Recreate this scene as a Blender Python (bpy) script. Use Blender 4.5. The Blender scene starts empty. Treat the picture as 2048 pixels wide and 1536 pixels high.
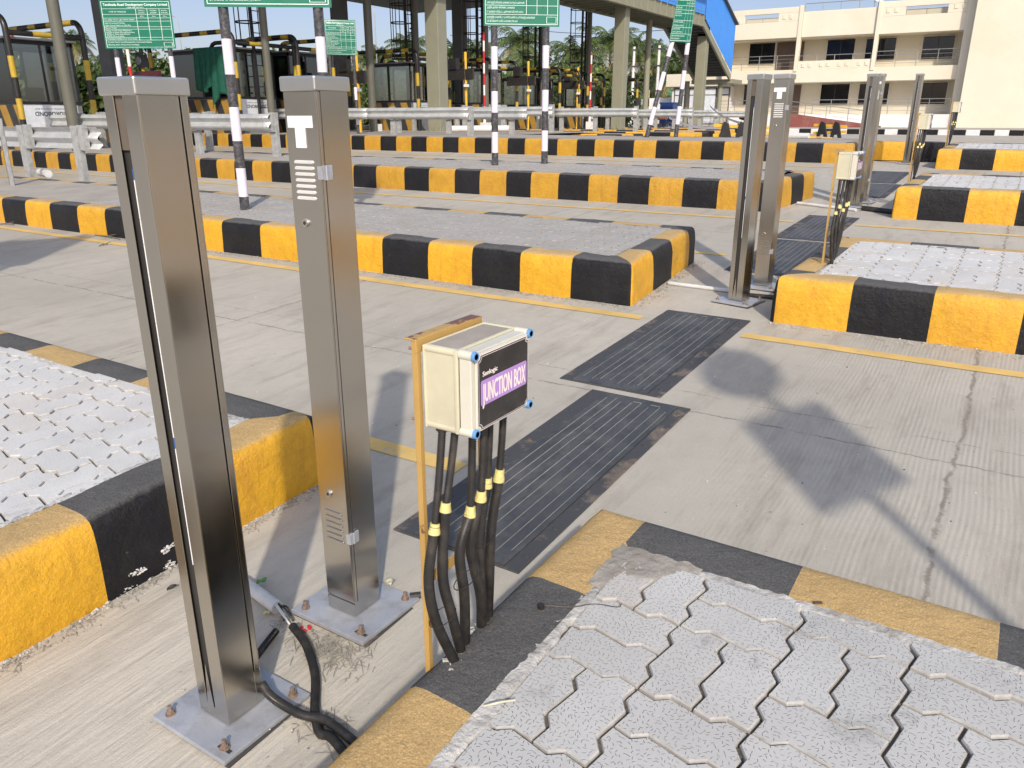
import bpy, bmesh, math, random
from mathutils import Vector, Matrix, noise as mnoise
R_ = math.radians
rnd = random.Random(7)
S = bpy.context.scene
C = S.collection
# ------------------------------------------------------------------ camera, sky, sun, exposure
CH = 1.52                       # eye height (m)
F_PX, VY = 1553.0, 235.0        # focal length and horizon row on the 2048 px wide photograph
PITCH = math.atan((768 - VY) / F_PX); AZ = R_(32.5)
cd = bpy.data.cameras.new('camera'); cd.lens = F_PX / 2048 * 36; cd.sensor_width = 36
cd.clip_start = 0.05; cd.clip_end = 3000
cam = bpy.data.objects.new('camera', cd); C.objects.link(cam)
cam.location = (0, 0, CH); cam.rotation_euler = (R_(90) - PITCH, 0, AZ); S.camera = cam
SUN_AZ = R_(142.9); SUN_EL = R_(34.8)
w = bpy.data.worlds.new('World'); S.world = w; w.use_nodes = True
wn = w.node_tree; bg = wn.nodes['Background']
sky = wn.nodes.new('ShaderNodeTexSky'); sky.sky_type = 'NISHITA'; sky.sun_disc = False
sky.sun_elevation = SUN_EL; sky.sun_rotation = SUN_AZ; sky.air_density = 1.0; sky.dust_density = 1.6; sky.ozone_density = 2.2
# smog belt near the horizon: dimmer and bluer than the clear model sky
_tc = wn.nodes.new('ShaderNodeTexCoord'); _sx = wn.nodes.new('ShaderNodeSeparateXYZ'); wn.links.new(_tc.outputs['Generated'], _sx.inputs[0])
_rp = wn.nodes.new('ShaderNodeValToRGB'); _e = _rp.color_ramp.elements; _e[0].position = .0; _e[0].color = (.52, .47, .515, 1); _e[1].position = .55; _e[1].color = (1.10, 1.0, .90, 1)
_m = _e.new(.16); _m.color = (.54, .475, .52, 1); wn.links.new(_sx.outputs[2], _rp.inputs[0])
_mx = wn.nodes.new('ShaderNodeMix'); _mx.data_type = 'RGBA'; _mx.blend_type = 'MULTIPLY'; _mx.inputs[0].default_value = 1
wn.links.new(sky.outputs[0], _mx.inputs[6]); wn.links.new(_rp.outputs[0], _mx.inputs[7]); wn.links.new(_mx.outputs[2], bg.inputs[0]); bg.inputs[1].default_value = 0.15
sd = bpy.data.lights.new('sun', 'SUN'); sd.energy = 2.15; sd.angle = R_(1.3); sd.color = (1.0, 0.92, 0.80)
sun = bpy.data.objects.new('sun', sd); C.objects.link(sun)
sv = Vector((math.sin(SUN_AZ) * math.cos(SUN_EL), math.cos(SUN_AZ) * math.cos(SUN_EL), math.sin(SUN_EL)))
sun.rotation_euler = (-sv).to_track_quat('-Z', 'Y').to_euler(); sun.location = sv * 60
S.view_settings.view_transform = 'Standard'; S.view_settings.look = 'None'
S.view_settings.exposure = 0.73; S.view_settings.gamma = 1

# ------------------------------------------------------------------ survey helpers: a sight line meets a known plane
_F = Vector((-math.sin(AZ), math.cos(AZ), 0)); _Rt = Vector((math.cos(AZ), math.sin(AZ), 0)); _Z = Vector((0, 0, 1))
_fw = _F * math.cos(PITCH) - _Z * math.sin(PITCH); _up = _Z * math.cos(PITCH) + _F * math.sin(PITCH)
def ray(x, y): return _fw * F_PX + _Rt * (x - 1024) + _up * (768 - y)
def onY(x, y, Y):
    r = ray(x, y); p = r * (Y / r.y); return Vector((p.x, p.y, p.z + CH))
def onX(x, y, X):
    r = ray(x, y); p = r * (X / r.x); return Vector((p.x, p.y, p.z + CH))
def gz(Y):
    if Y < -8: return -.344
    if Y < 16.5: return .043 * Y
    if Y < 48: return .7095 - (Y - 16.5) * .0595 / 31.5
    return .65
def onG(x, y, z0=0):
    r = ray(x, y); t = (-CH + z0) / (r.z - .043 * r.y); p = r * t
    if p.y > 16.5: p = r * ((-CH + z0 + .70) / r.z)
    return Vector((p.x, p.y, p.z + CH))

# ------------------------------------------------------------------ materials
def new_mat(name):
    m = bpy.data.materials.new(name); m.use_nodes = True
    return m, m.node_tree, m.node_tree.nodes['Principled BSDF']
class NT:
    def __init__(s, nt): s.nt = nt; s.n = nt.nodes; s.l = nt.links; s._pos = None
    def pos(s):
        if not s._pos: s._pos = s.n.new('ShaderNodeNewGeometry').outputs['Position']
        return s._pos
    def mapped(s, sc=(1, 1, 1), rot=(0, 0, 0), loc=(0, 0, 0)):
        m = s.n.new('ShaderNodeMapping'); m.inputs['Scale'].default_value = sc; m.inputs['Rotation'].default_value = rot
        m.inputs['Location'].default_value = loc; s.l.new(s.pos(), m.inputs[0]); return m.outputs[0]
    def noise(s, scale, detail=4, rough=.55, vec=None, dist=0):
        t = s.n.new('ShaderNodeTexNoise'); t.inputs['Scale'].default_value = scale; t.inputs['Detail'].default_value = detail
        t.inputs['Roughness'].default_value = rough; t.inputs['Distortion'].default_value = dist
        s.l.new(vec or s.pos(), t.inputs['Vector']); return t.outputs['Fac']
    def vor(s, scale, out='Distance', vec=None, feature='F1'):
        t = s.n.new('ShaderNodeTexVoronoi'); t.feature = feature; t.inputs['Scale'].default_value = scale
        s.l.new(vec or s.pos(), t.inputs['Vector']); return t.outputs[out]
    def ramp(s, fac, a, b, c0=(0, 0, 0, 1), c1=(1, 1, 1, 1), mode='LINEAR'):
        r = s.n.new('ShaderNodeValToRGB'); r.color_ramp.interpolation = mode
        e = r.color_ramp.elements; e[0].position = a; e[1].position = b; e[0].color = c0; e[1].color = c1
        s.l.new(fac, r.inputs[0]); return r.outputs[0]
    def math(s, op, a, b=None, clamp=False):
        m = s.n.new('ShaderNodeMath'); m.operation = op; m.use_clamp = clamp
        for i, v in enumerate((a, b)):
            if v is None: continue
            if isinstance(v, (int, float)): m.inputs[i].default_value = v
            else: s.l.new(v, m.inputs[i])
        return m.outputs[0]
    def mix(s, fac, a, b, mode='MIX'):
        m = s.n.new('ShaderNodeMix'); m.data_type = 'RGBA'; m.blend_type = mode
        for i, v in ((0, fac), (6, a), (7, b)):
            if isinstance(v, (int, float)): m.inputs[i].default_value = v
            elif isinstance(v, tuple): m.inputs[i].default_value = v if len(v) == 4 else v + (1,)
            else: s.l.new(v, m.inputs[i])
        return m.outputs[2]
    def sep(s, v=None):
        m = s.n.new('ShaderNodeSeparateXYZ'); s.l.new(v or s.pos(), m.inputs[0]); return m.outputs
    def bump(s, h, strength, dist, bsdf, prev=None):
        b = s.n.new('ShaderNodeBump'); b.inputs['Strength'].default_value = strength; b.inputs['Distance'].default_value = dist
        s.l.new(h, b.inputs['Height'])
        if prev: s.l.new(prev, b.inputs['Normal'])
        s.l.new(b.outputs[0], bsdf.inputs['Normal']); return b.outputs[0]
def c4(c): return tuple(c) + (1,)
def simple(name, col, rough=.6, metal=0, var=.12, scale=6, bump=0, bscale=60, dirt=None, dscale=3, damt=.5, spec=None, alpha=None, bdist=.004):
    m, nt, b = new_mat(name); N = NT(nt)
    col = c4(col); lo = c4([v * (1 - var) for v in col[:3]]); hi = c4([min(1, v * (1 + var)) for v in col[:3]])
    o = N.ramp(N.noise(scale, 5, .6), .3, .7, lo, hi)
    if dirt: o = N.mix(N.math('MULTIPLY', N.ramp(N.noise(dscale, 8, .7), .48, .72), damt), o, c4(dirt))
    nt.links.new(o, b.inputs['Base Color'])
    rr = N.ramp(N.noise(scale * 2.3, 3), .3, .7, c4([max(.02, rough - .08)] * 3), c4([min(1, rough + .08)] * 3)); nt.links.new(rr, b.inputs['Roughness'])
    b.inputs['Metallic'].default_value = metal
    if spec is not None: b.inputs['Specular IOR Level'].default_value = spec
    if bump: N.bump(N.noise(bscale, 6, .6), bump, bdist, b)
    return m
def concrete_mat(name, base, tining=True, dirtc=(.20, .17, .13)):
    m, nt, b = new_mat(name); N = NT(nt)
    n1 = N.ramp(N.noise(.55, 6, .6), .32, .68, c4([v * .86 for v in base]), c4([v * 1.12 for v in base]))
    n2 = N.noise(7, 8, .72)
    o = N.mix(N.math('MULTIPLY', N.ramp(n2, .48, .72), .38), n1, c4([v * .72 for v in base]))
    st = N.noise(2.2, 7, .7, N.mapped((3.2, .55, 1)))
    o = N.mix(N.math('MULTIPLY', N.ramp(st, .5, .72), .45), o, c4(dirtc))
    oil = N.math('MULTIPLY', N.ramp(N.vor(.9), .03, .10, (1, 1, 1, 1), (0, 0, 0, 1)), N.ramp(N.noise(6, 5, .7), .42, .6)); o = N.mix(N.math('MULTIPLY', oil, .5), o, (.13, .12, .11))
    dp = N.ramp(N.noise(.33, 3, .5, N.mapped((.5, 2.2, 1))), .45, .62); o = N.mix(N.math('MULTIPLY', dp, .12), o, c4([v * .62 for v in base]))
    gr = N.noise(260, 2, .5)
    o = N.mix(N.math('MULTIPLY', N.ramp(gr, .56, .72), .35), o, c4([v * .5 for v in base]))
    sp = N.vor(55, 'Distance'); o = N.mix(N.math('MULTIPLY', N.ramp(sp, .0, .13, (1, 1, 1, 1), (0, 0, 0, 1)), .55), o, c4([min(.8, v * 1.75) for v in base]))
    xyz = N.sep()
    prev = None
    if tining:
        # saw-cut joints: wobbling dark lines along X = -.03 and across at Y = 3.5 / 3.25
        wob = N.math('MULTIPLY', N.math('SUBTRACT', N.noise(3.5, 5, .75), .5), .10)
        def line(coord, at, half):
            d = N.math('ABSOLUTE', N.math('ADD', N.math('SUBTRACT', coord, at), wob)); return N.ramp(d, half, half * 2.6, (1, 1, 1, 1), (0, 0, 0, 1))
        j = line(xyz[0], -.03, .005)
        for at, hf in ((3.50, .0035), (8.3, .004), (13.6, .005), (3.72, .0018)): j = N.math('MAXIMUM', j, line(xyz[1], at, hf))
        for at in (-4.55, -9.1, 4.5): j = N.math('MAXIMUM', j, line(xyz[0], at, .004))
        brk = N.ramp(N.noise(9, 3), .35, .5); j = N.math('MULTIPLY', j, brk)
        o = N.mix(N.math('MULTIPLY', j, .8), o, (.20, .17, .14))
        # brushed / tined texture running across the lanes, curved slightly
        tv = N.mapped((1, .0, 0)); dist = N.math('MULTIPLY', N.noise(.35, 2), .22)
        cx = N.math('ADD', xyz[0], dist)
        t = N.math('SINE', N.math('MULTIPLY', cx, 2 * math.pi / .0215))
        brkn = N.ramp(N.noise(14, 4, .7, N.mapped((1, .25, 1))), .35, .6)
        zone = N.ramp(N.noise(.8, 3), .40, .58)
        side = N.ramp(N.math('ADD', N.math('MULTIPLY', xyz[0], .5), .55), .0, .3)
        zone = N.math('MULTIPLY', N.math('ADD', N.math('MULTIPLY', zone, .5), .5), side)
        t2 = N.math('MULTIPLY', N.math('MULTIPLY', t, brkn), zone)
        o = N.mix(N.math('MULTIPLY', N.math('MAXIMUM', t2, 0), .16), o, c4([v * .6 for v in base]))
        prev = N.bump(t2, .28, .003, b)
        # coarse diagonal float marks in the narrow strip between the posts
        s2 = N.math('ADD', N.math('MULTIPLY', N.noise(13, 3, .6, N.mapped((1, .07, 1), (0, 0, R_(5)))), .7), N.math('MULTIPLY', N.noise(60, 4, .6, N.mapped((1, .12, 1), (0, 0, R_(5)))), .3))
        strip = N.math('MULTIPLY', N.ramp(N.math('ABSOLUTE', N.math('ADD', xyz[0], 1.6)), .55, .75, (1, 1, 1, 1), (0, 0, 0, 1)), N.ramp(xyz[1], 0, 1.0, (1, 1, 1, 1), (1, 1, 1, 1)))
        strip = N.math('MULTIPLY', strip, N.ramp(N.math('MULTIPLY', xyz[1], .25), .3, .46, (1, 1, 1, 1), (0, 0, 0, 1)))
        o = N.mix(N.math('MULTIPLY', N.math('MULTIPLY', strip, N.ramp(s2, .40, .62)), .42), o, c4([min(.75, v * 1.35) for v in base]))
        prev = N.bump(N.math('MULTIPLY', s2, strip), .8, .022, b, prev)
    nt.links.new(o, b.inputs['Base Color']); b.inputs['Roughness'].default_value = .88
    N.bump(N.math('ADD', N.noise(90, 6, .7), N.math('MULTIPLY', gr, .4)), .5, .0035, b, prev)
    return m
def paint_mat(name, col, top, base=(.36, .33, .29), chip=.62, scale=14):
    """old enamel over rough concrete: fresh on the sides, dust settled and worn on upward faces"""
    m, nt, b = new_mat(name); N = NT(nt)
    n = N.ramp(N.noise(scale * .35, 6, .65), .3, .72, c4([v * .82 for v in col]), c4([min(1, v * 1.08) for v in col]))
    n = N.mix(N.math('MULTIPLY', N.ramp(N.noise(26, 8, .75), .50, .66), .45), n, c4([v * .60 for v in col]))
    drip = N.noise(16, 5, .65, N.mapped((1, 1, .16))); n = N.mix(N.math('MULTIPLY', N.ramp(drip, .52, .70), .42), n, (col[0] * .62, col[1] * .48, col[2] * .7 + .01, 1))
    n = N.mix(N.math('MULTIPLY', N.ramp(N.noise(2.2, 5, .7), .5, .66), .35), n, (col[0] * .8 + .02, col[1] * .66 + .02, col[2] + .02, 1))
    g = N.n.new('ShaderNodeNewGeometry'); nz = N.sep(g.outputs['Normal'])[2]
    up = N.ramp(N.math('ADD', nz, N.math('MULTIPLY', N.math('SUBTRACT', N.noise(30, 5, .7), .5), .5)), .62, .92)
    tp = N.ramp(N.noise(5, 8, .7), .3, .7, c4([v * .85 for v in top]), c4([min(1, v * 1.12) for v in top]))
    n = N.mix(up, n, tp)
    gr = N.noise(220, 3, .6)
    n = N.mix(N.math('MULTIPLY', N.math('MULTIPLY', N.ramp(gr, .5, .64), up), .4), n, c4([min(1, v * 1.7 + .05) for v in top]))
    n = N.mix(N.math('MULTIPLY', N.ramp(gr, .34, .44, (1, 1, 1, 1), (0, 0, 0, 1)), .35), n, c4([v * .45 for v in top]))
    ch = N.ramp(N.noise(scale, 10, .78), chip, chip + .03)
    n = N.mix(ch, n, c4(base))
    nt.links.new(n, b.inputs['Base Color'])
    rr = N.mix(up, (.42, .42, .42), (.85, .85, .85)); nt.links.new(rr, b.inputs['Roughness'])
    h = N.math('ADD', N.noise(45, 8, .72), N.math('MULTIPLY', N.noise(9, 4), 1.6))
    p = N.bump(h, .75, .010, b); N.bump(gr, .4, .002, b, p)
    return m
def steel_mat(name, base=(.58, .55, .495), rough=.19, dust=(.52, .49, .42)):
    m, nt, b = new_mat(name); N = NT(nt)
    sm = N.noise(1.6, 3, .5)
    o = N.ramp(sm, .3, .7, c4([k * .93 for k in base]), c4([min(1, k * 1.04) for k in base]))
    br = N.noise(420, 2, .5, N.mapped((1, 1, .004)))
    o = N.mix(N.math('MULTIPLY', N.ramp(br, .3, .7), .10), o, c4([k * .75 for k in base]))
    g = N.n.new('ShaderNodeNewGeometry'); nz = N.sep(g.outputs['Normal'])[2]
    smear = N.noise(3.4, 5, .7, N.mapped((1, 1, .45)))
    o = N.mix(N.math('MULTIPLY', N.ramp(smear, .55, .8), .16), o, c4(dust))
    spk = N.math('MULTIPLY', N.ramp(N.vor(42), 0, .045, (1, 1, 1, 1), (0, 0, 0, 1)), N.ramp(N.noise(5, 2), .5, .56)); o = N.mix(N.math('MULTIPLY', spk, .7), o, (.75, .74, .7))
    nt.links.new(o, b.inputs['Base Color']); b.inputs['Metallic'].default_value = 1.0
    r = N.math('ADD', N.math('MULTIPLY', N.ramp(smear, .45, .8), .10), rough)
    nt.links.new(N.math('ADD', r, N.math('MULTIPLY', N.ramp(nz, .6, .95), .15)), b.inputs['Roughness'])
    b.inputs['Anisotropic'].default_value = .55
    tg = nt.nodes.new('ShaderNodeTangent'); tg.direction_type = 'RADIAL'; tg.axis = 'Z'; nt.links.new(tg.outputs[0], b.inputs['Tangent'])
    return m
def paver_mat(name, base, dash=True, dirt=(.2, .19, .17), damt=.5):
    m, nt, b = new_mat(name); N = NT(nt)
    o = N.ramp(N.noise(3.2, 7, .65), .3, .72, c4([v * .86 for v in base]), c4([min(1, v * 1.08) for v in base]))
    rp_ = N.n.new('ShaderNodeNewGeometry').outputs['Random Per Island']
    o = N.mix(N.math('MULTIPLY', N.ramp(rp_, 0, 1), .30), o, c4([v * .74 for v in base])); o = N.mix(N.math('MULTIPLY', N.ramp(rp_, .70, .86, mode='CONSTANT'), .22), o, (base[0] * 1.0, base[1] * .86, base[2] * .74))
    o = N.mix(N.math('MULTIPLY', N.ramp(N.noise(.9, 3), .45, .7), .18), o, (base[0] * 1.05, base[1] * .9, base[2] * .84))
    o = N.mix(N.math('MULTIPLY', N.ramp(N.noise(5, 10, .8), .56, .68), damt), o, c4(dirt))
    gr = N.noise(420, 2); o = N.mix(N.math('MULTIPLY', N.ramp(gr, .55, .7), .22), o, c4([v * .6 for v in base]))
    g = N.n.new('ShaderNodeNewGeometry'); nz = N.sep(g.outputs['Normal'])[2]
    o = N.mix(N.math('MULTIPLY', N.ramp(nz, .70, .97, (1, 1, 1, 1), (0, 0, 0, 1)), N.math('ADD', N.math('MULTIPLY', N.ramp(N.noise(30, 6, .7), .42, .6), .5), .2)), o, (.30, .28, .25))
    if dash:
        vt = N.n.new('ShaderNodeTexVoronoi'); vt.inputs['Scale'].default_value = 1; vt.voronoi_dimensions = '2D'; vt.inputs['Randomness'].default_value = .75
        mp = N.mapped((88, 88, 88)); nt.links.new(mp, vt.inputs['Vector'])
        sb = N.n.new('ShaderNodeVectorMath'); sb.operation = 'SUBTRACT'; nt.links.new(mp, sb.inputs[0]); nt.links.new(vt.outputs['Position'], sb.inputs[1])
        rt = N.n.new('ShaderNodeVectorRotate'); rt.rotation_type = 'Z_AXIS'; nt.links.new(sb.outputs[0], rt.inputs['Vector'])
        sc = N.n.new('ShaderNodeSeparateColor'); nt.links.new(vt.outputs['Color'], sc.inputs[0])
        nt.links.new(N.math('MULTIPLY', sc.outputs[0], 6.283), rt.inputs['Angle'])
        q = N.sep(rt.outputs[0])
        u = N.ramp(N.math('ABSOLUTE', q[0]), .30, .36, (1, 1, 1, 1), (0, 0, 0, 1)); v = N.ramp(N.math('ABSOLUTE', q[1]), .045, .075, (1, 1, 1, 1), (0, 0, 0, 1))
        dsh = N.math('MULTIPLY', N.math('MULTIPLY', u, v), N.ramp(nz, .97, .995))
        o = N.mix(N.math('MULTIPLY', N.math('MULTIPLY', dsh, dash), N.ramp(N.noise(7, 6, .7), .36, .60, (.45, .45, .45, 1), (.92, .92, .92, 1))), o, (.06, .055, .05))
        p = N.bump(N.math('SUBTRACT', 1, dsh), .5, .0008, b)
    else: p = None
    nt.links.new(o, b.inputs['Base Color']); b.inputs['Roughness'].default_value = .82
    N.bump(N.noise(150, 5, .7), .3, .002, b, p)
    return m
def rubber_mat(name):
    m, nt, b = new_mat(name); N = NT(nt)
    o = N.ramp(N.noise(4, 8, .7), .3, .7, (.032, .034, .038, 1), (.070, .073, .078, 1))
    o = N.mix(N.math('MULTIPLY', N.ramp(N.noise(6, 10, .8, N.mapped((1, .5, 1))), .46, .68), .6), o, (.15, .145, .135))
    o = N.mix(N.ramp(N.noise(2.4, 10, .8), .66, .70), o, (.33, .29, .23))
    nt.links.new(o, b.inputs['Base Color']); b.inputs['Roughness'].default_value = .62
    N.bump(N.noise(120, 5, .7), .3, .002, b); return m
def rust_mat(name, a=(.14, .10, .075), c=(.21, .165, .13)):
    m, nt, b = new_mat(name); N = NT(nt)
    o = N.ramp(N.noise(22, 10, .75), .35, .62, c4(a), c4(c)); o = N.mix(N.ramp(N.noise(4.0, 6, .7), .40, .46), o, (.055, .056, .06))
    nt.links.new(o, b.inputs['Base Color']); b.inputs['Roughness'].default_value = .8; N.bump(N.noise(140, 5), .4, .002, b); return m
def chip_paint(name, col, under=(.16, .07, .045), chip=.66, rough=.45, scale=11, up=True):
    m, nt, b = new_mat(name); N = NT(nt)
    o = N.ramp(N.noise(5, 6), .3, .7, c4([v * .85 for v in col]), c4([min(1, v * 1.08) for v in col]))
    n = N.noise(scale, 10, .72)
    if up:
        g = N.n.new('ShaderNodeNewGeometry'); nz = N.sep(g.outputs['Normal'])[2]
        n = N.math('ADD', n, N.math('MULTIPLY', N.ramp(nz, .5, .9), .13))
    o = N.mix(N.ramp(n, chip, chip + .02), o, c4(under))
    nt.links.new(o, b.inputs['Base Color']); b.inputs['Roughness'].default_value = rough; N.bump(n, .2, .003, b); return m
def corr_mat(name, col):
    return simple(name, col, .45, 0, .06, 3)
def glass_mat(name, tint=(.55, .62, .62), mixf=.35):
    m = bpy.data.materials.new(name); m.use_nodes = True; nt = m.node_tree; nt.nodes.clear()
    o = nt.nodes.new('ShaderNodeOutputMaterial'); g = nt.nodes.new('ShaderNodeBsdfGlossy'); g.inputs['Roughness'].default_value = .05; g.inputs[0].default_value = (.8, .85, .85, 1)
    t = nt.nodes.new('ShaderNodeBsdfTransparent'); t.inputs[0].default_value = c4(tint)
    x = nt.nodes.new('ShaderNodeMixShader'); fr = nt.nodes.new('ShaderNodeFresnel'); fr.inputs[0].default_value = 1.5
    ad = nt.nodes.new('ShaderNodeMath'); ad.inputs[1].default_value = mixf * .2; nt.links.new(fr.outputs[0], ad.inputs[0])
    nt.links.new(ad.outputs[0], x.inputs[0]); nt.links.new(t.outputs[0], x.inputs[1]); nt.links.new(g.outputs[0], x.inputs[2]); nt.links.new(x.outputs[0], o.inputs[0])
    return m
def leaf_mat(name, a, c, scale=1.4):
    m, nt, b = new_mat(name); N = NT(nt)
    o = N.ramp(N.noise(scale, 4, .7), .3, .7, c4(a), c4(c)); nt.links.new(o, b.inputs['Base Color'])
    b.inputs['Roughness'].default_value = .5; b.inputs['Specular IOR Level'].default_value = .35
    return m
M = {}
M['lane'] = concrete_mat('lane concrete', (.445, .41, .347))
M['yellow'] = paint_mat('yellow kerb paint', (.75, .40, .018), (.47, .315, .13), base=(.20, .13, .05), chip=.665)
M['black'] = paint_mat('black kerb paint', (.015, .015, .016), (.095, .093, .090), base=(.26, .25, .23), chip=.675)
M['yellow_old'] = paint_mat('old orange-yellow kerb paint', (.55, .30, .025), (.42, .29, .13), base=(.16, .12, .06), chip=.64)
M['white_kerb'] = paint_mat('white kerb paint', (.75, .74, .71), (.7, .68, .64), chip=.7)
M['paver_white'] = paver_mat('limewashed paver', (.50, .50, .482), 1.0, (.27, .26, .245), .8)
M['paver_lime'] = paver_mat('whitewashed paver', (.60, .598, .58), .38, (.36, .34, .31), .7)
M['paver_grey'] = paver_mat('grey paver', (.38, .365, .34), False, (.25, .22, .19), .6)
M['mortar'] = simple('limewashed mortar bed', (.50, .485, .455), .95, 0, .22, 9, .9, 70, (.16, .145, .125), 12, .9, bdist=.010)
M['mortar_grey'] = simple('dusty joint sand', (.30, .275, .24), .95, 0, .2, 9, .8, 60, (.16, .13, .10), 8, .7, bdist=.008)
M['joint'] = simple('dark sandy paver joint', (.13, .11, .09), .95, 0, .4, 90, .9, 160, bdist=.006)
M['slab'] = simple('dusty island concrete', (.36, .33, .29), .9, 0, .12, 2, .5, 80, (.24, .2, .16), 1.5, .6)
M['steel'] = steel_mat('brushed stainless steel')
M['steel_cap'] = steel_mat('brushed steel cap', (.66, .64, .59), .36)
M['steel_dark'] = simple('dark slot interior', (.035, .033, .03), .7)
M['louvre'] = simple('louvre strip', (.62, .62, .60), .5)
M['plate'] = simple('zinc base plate', (.42, .44, .48), .45, .35, .1, 9, .25, 120, (.25, .22, .2), 14, .6)
M['bolt'] = simple('rusty bolt', (.24, .175, .135), .7, .2, .35, 90, .4, 200)
M['tape'] = simple('white paper tape', (.80, .81, .82), .7, 0, .05, 12)
M['zinc'] = simple('galvanised rail steel', (.46, .48, .485), .45, .25, .14, 5, .15, 40, (.62, .62, .6), 3.5, .6)
M['zincd'] = simple('galvanised post', (.36, .37, .365), .55, .2, .2, 12, .3, 60, (.50, .50, .48), 6, .6)
M['rubber'] = rubber_mat('weigh pad rubber'); M['rust'] = rust_mat('rusted frame steel', (.11, .085, .07), (.17, .14, .115)); M['sandline'] = simple('sand filled groove', (.25, .235, .20), .9, 0, .25, 30)
M['laneyellow'] = chip_paint('lane marking yellow', (.66, .45, .15), (.42, .36, .28), .60, .8, 9, False)
M['frame_y'] = chip_paint('yellow frame paint', (.48, .30, .09), (.17, .075, .05), .63, .45, 13)
M['cream'] = simple('cream plastic enclosure', (.56, .53, .38), .42, 0, .07, 7, .1, 60, (.40, .36, .27), 5, .45)
M['creamlid'] = simple('pale plastic lid', (.60, .58, .49), .38, 0, .05, 7, .1, 60, (.5, .46, .38), 6, .4)
M['dustgrey'] = simple('dust on the enclosure top', (.34, .30, .26), .95, 0, .2, 8, .3, 80)
M['labelblack'] = simple('black label', (.022, .02, .02), .35, 0, .3, 8, 0, 60, (.16, .14, .12), 30, .22)
M['purple'] = simple('mauve label strip', (.42, .25, .58), .45); M['pinkwhite'] = simple('pale lettering', (.86, .76, .72), .5)
M['bluecap'] = simple('blue screw cap', (.12, .30, .58), .45, 0, .12, 60)
M['tube'] = simple('black corrugated conduit', (.022, .021, .02), .42, 0, .3, 30, 0, 60, (.16, .13, .1), 20, .3)
M['tubeg'] = simple('pale pvc pipe', (.60, .61, .60), .45, 0, .08, 10, 0, 60, (.35, .33, .3), 12, .5)
M['ytape'] = simple('yellow insulation tape', (.66, .57, .22), .5, 0, .16, 60, .8, 120)
M['wire'] = simple('thin dark wire', (.05, .04, .035), .5, .5)
M['sign_g'] = simple('green sign sheeting', (.004, .155, .095), .35, 0, .08, 2.5); M['sign_w'] = simple('white sign lettering', (.72, .86, .80), .5)
M['pole_w'] = simple('white pole wrap', (.72, .66, .74), .5, 0, .07, 16, .35, 50); M['pole_b'] = simple('black pole wrap', (.05, .05, .055), .25, 0, .5, 18, .9, 40, (.26, .26, .27), 26, .5)
M['olive'] = simple('olive steel column', (.245, .245, .18), .6, 0, .06, 2, .1, 20); M['olived'] = simple('dark olive steel', (.12, .12, .095), .55, 0, .1, 2)
M['slate'] = simple('slate grey column', (.115, .12, .12), .55, 0, .1, 2); M['blacksteel'] = simple('black painted steel', (.018, .018, .019), .5, 0, .3, 6)
M['pipe_k'] = simple('black guard pipe', (.020, .019, .018), .4, 0, .3, 5); M['pipe_y'] = simple('yellow guard pipe', (.50, .34, .035), .42, 0, .1, 5, 0, 60, (.22, .15, .05), 7, .35)
M['glass'] = glass_mat('booth glass', (.88, .91, .90), .75); M['glassdark'] = simple('dark window glass', (.008, .009, .010), .08, 0, .3, 1, spec=.6)
M['alu'] = simple('grey aluminium frame', (.20, .20, .205), .45, .4); M['booth_in'] = simple('booth panel grey', (.20, .205, .21), .6)
M['board_w'] = simple('white composite panel', (.66, .70, .74), .35); M['ink'] = simple('black print', (.03, .03, .035), .6)
M['chev_y'] = simple('dull yellow chevron', (.36, .21, .035), .55, 0, .14, 4); M['chev_k'] = simple('dull black chevron', (.035, .035, .036), .55, 0, .2, 4)
M['net'] = simple('green shade net', (.004, .085, .055), .75, 0, .3, 12, .8, 30, bdist=.02)
M['red'] = simple('red paint', (.52, .02, .03), .4); M['white'] = simple('white paint', (.78, .77, .74), .45); M['pure_y'] = simple('yellow pole paint', (.72, .42, .03), .45, 0, .1, 8, 0, 60, (.4, .25, .1), 20, .4)
M['wall'] = simple('cream wall paint', (.69, .64, .515), .85, 0, .03, .6, .15, 30, (.6, .48, .28), .5, .25)
M['wall_in'] = simple('cream inner wall', (.60, .55, .43), .85, 0, .05, .8); M['wallw'] = simple('whitewashed plinth', (.72, .71, .70), .85, 0, .05, 1, 0, 60, (.4, .37, .35), .8, .4)
M['maroon'] = simple('maroon ramp wall', (.22, .07, .06), .8, 0, .15, 1.5, 0, 60, (.36, .22, .2), 2, .5); M['rail'] = simple('steel hand rail', (.36, .36, .34), .35, .7)
M['brown'] = simple('brown door', (.10, .07, .05), .5); M['blue'] = simple('blue profiled sheet', (.035, .21, .62), .42, 0, .06, 2)
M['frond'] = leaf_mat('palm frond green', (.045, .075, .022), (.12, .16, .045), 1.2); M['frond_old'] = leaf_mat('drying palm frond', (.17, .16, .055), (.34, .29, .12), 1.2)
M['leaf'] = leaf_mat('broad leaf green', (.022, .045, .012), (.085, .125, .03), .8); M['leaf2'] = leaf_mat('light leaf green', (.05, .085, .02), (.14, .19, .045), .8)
M['bark'] = simple('bark', (.16, .13, .10), .9, 0, .25, 5, .6, 12, bdist=.03)
M['tarp'] = simple('white sheet', (.78, .78, .76), .7, 0, .05, 3, .6, 4, bdist=.1); M['bluebox'] = simple('blue plastic', (.03, .07, .24), .5)
M['litter_g'] = simple('green card', (.10, .26, .04), .4); M['earth'] = simple('dry verge earth', (.26, .23, .15), .95, 0, .2, .4, .3, 3, (.1, .13, .04), .3, .8)
M['pinkdust'] = simple('red dust stain', (.55, .30, .26), .95, 0, .25, 14)
M['pvcwhite'] = simple('white pvc pipe', (.74, .73, .70), .45, 0, .06, 6)

M['black'].node_tree.nodes['Principled BSDF'].inputs['Specular IOR Level'].default_value = .22
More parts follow.
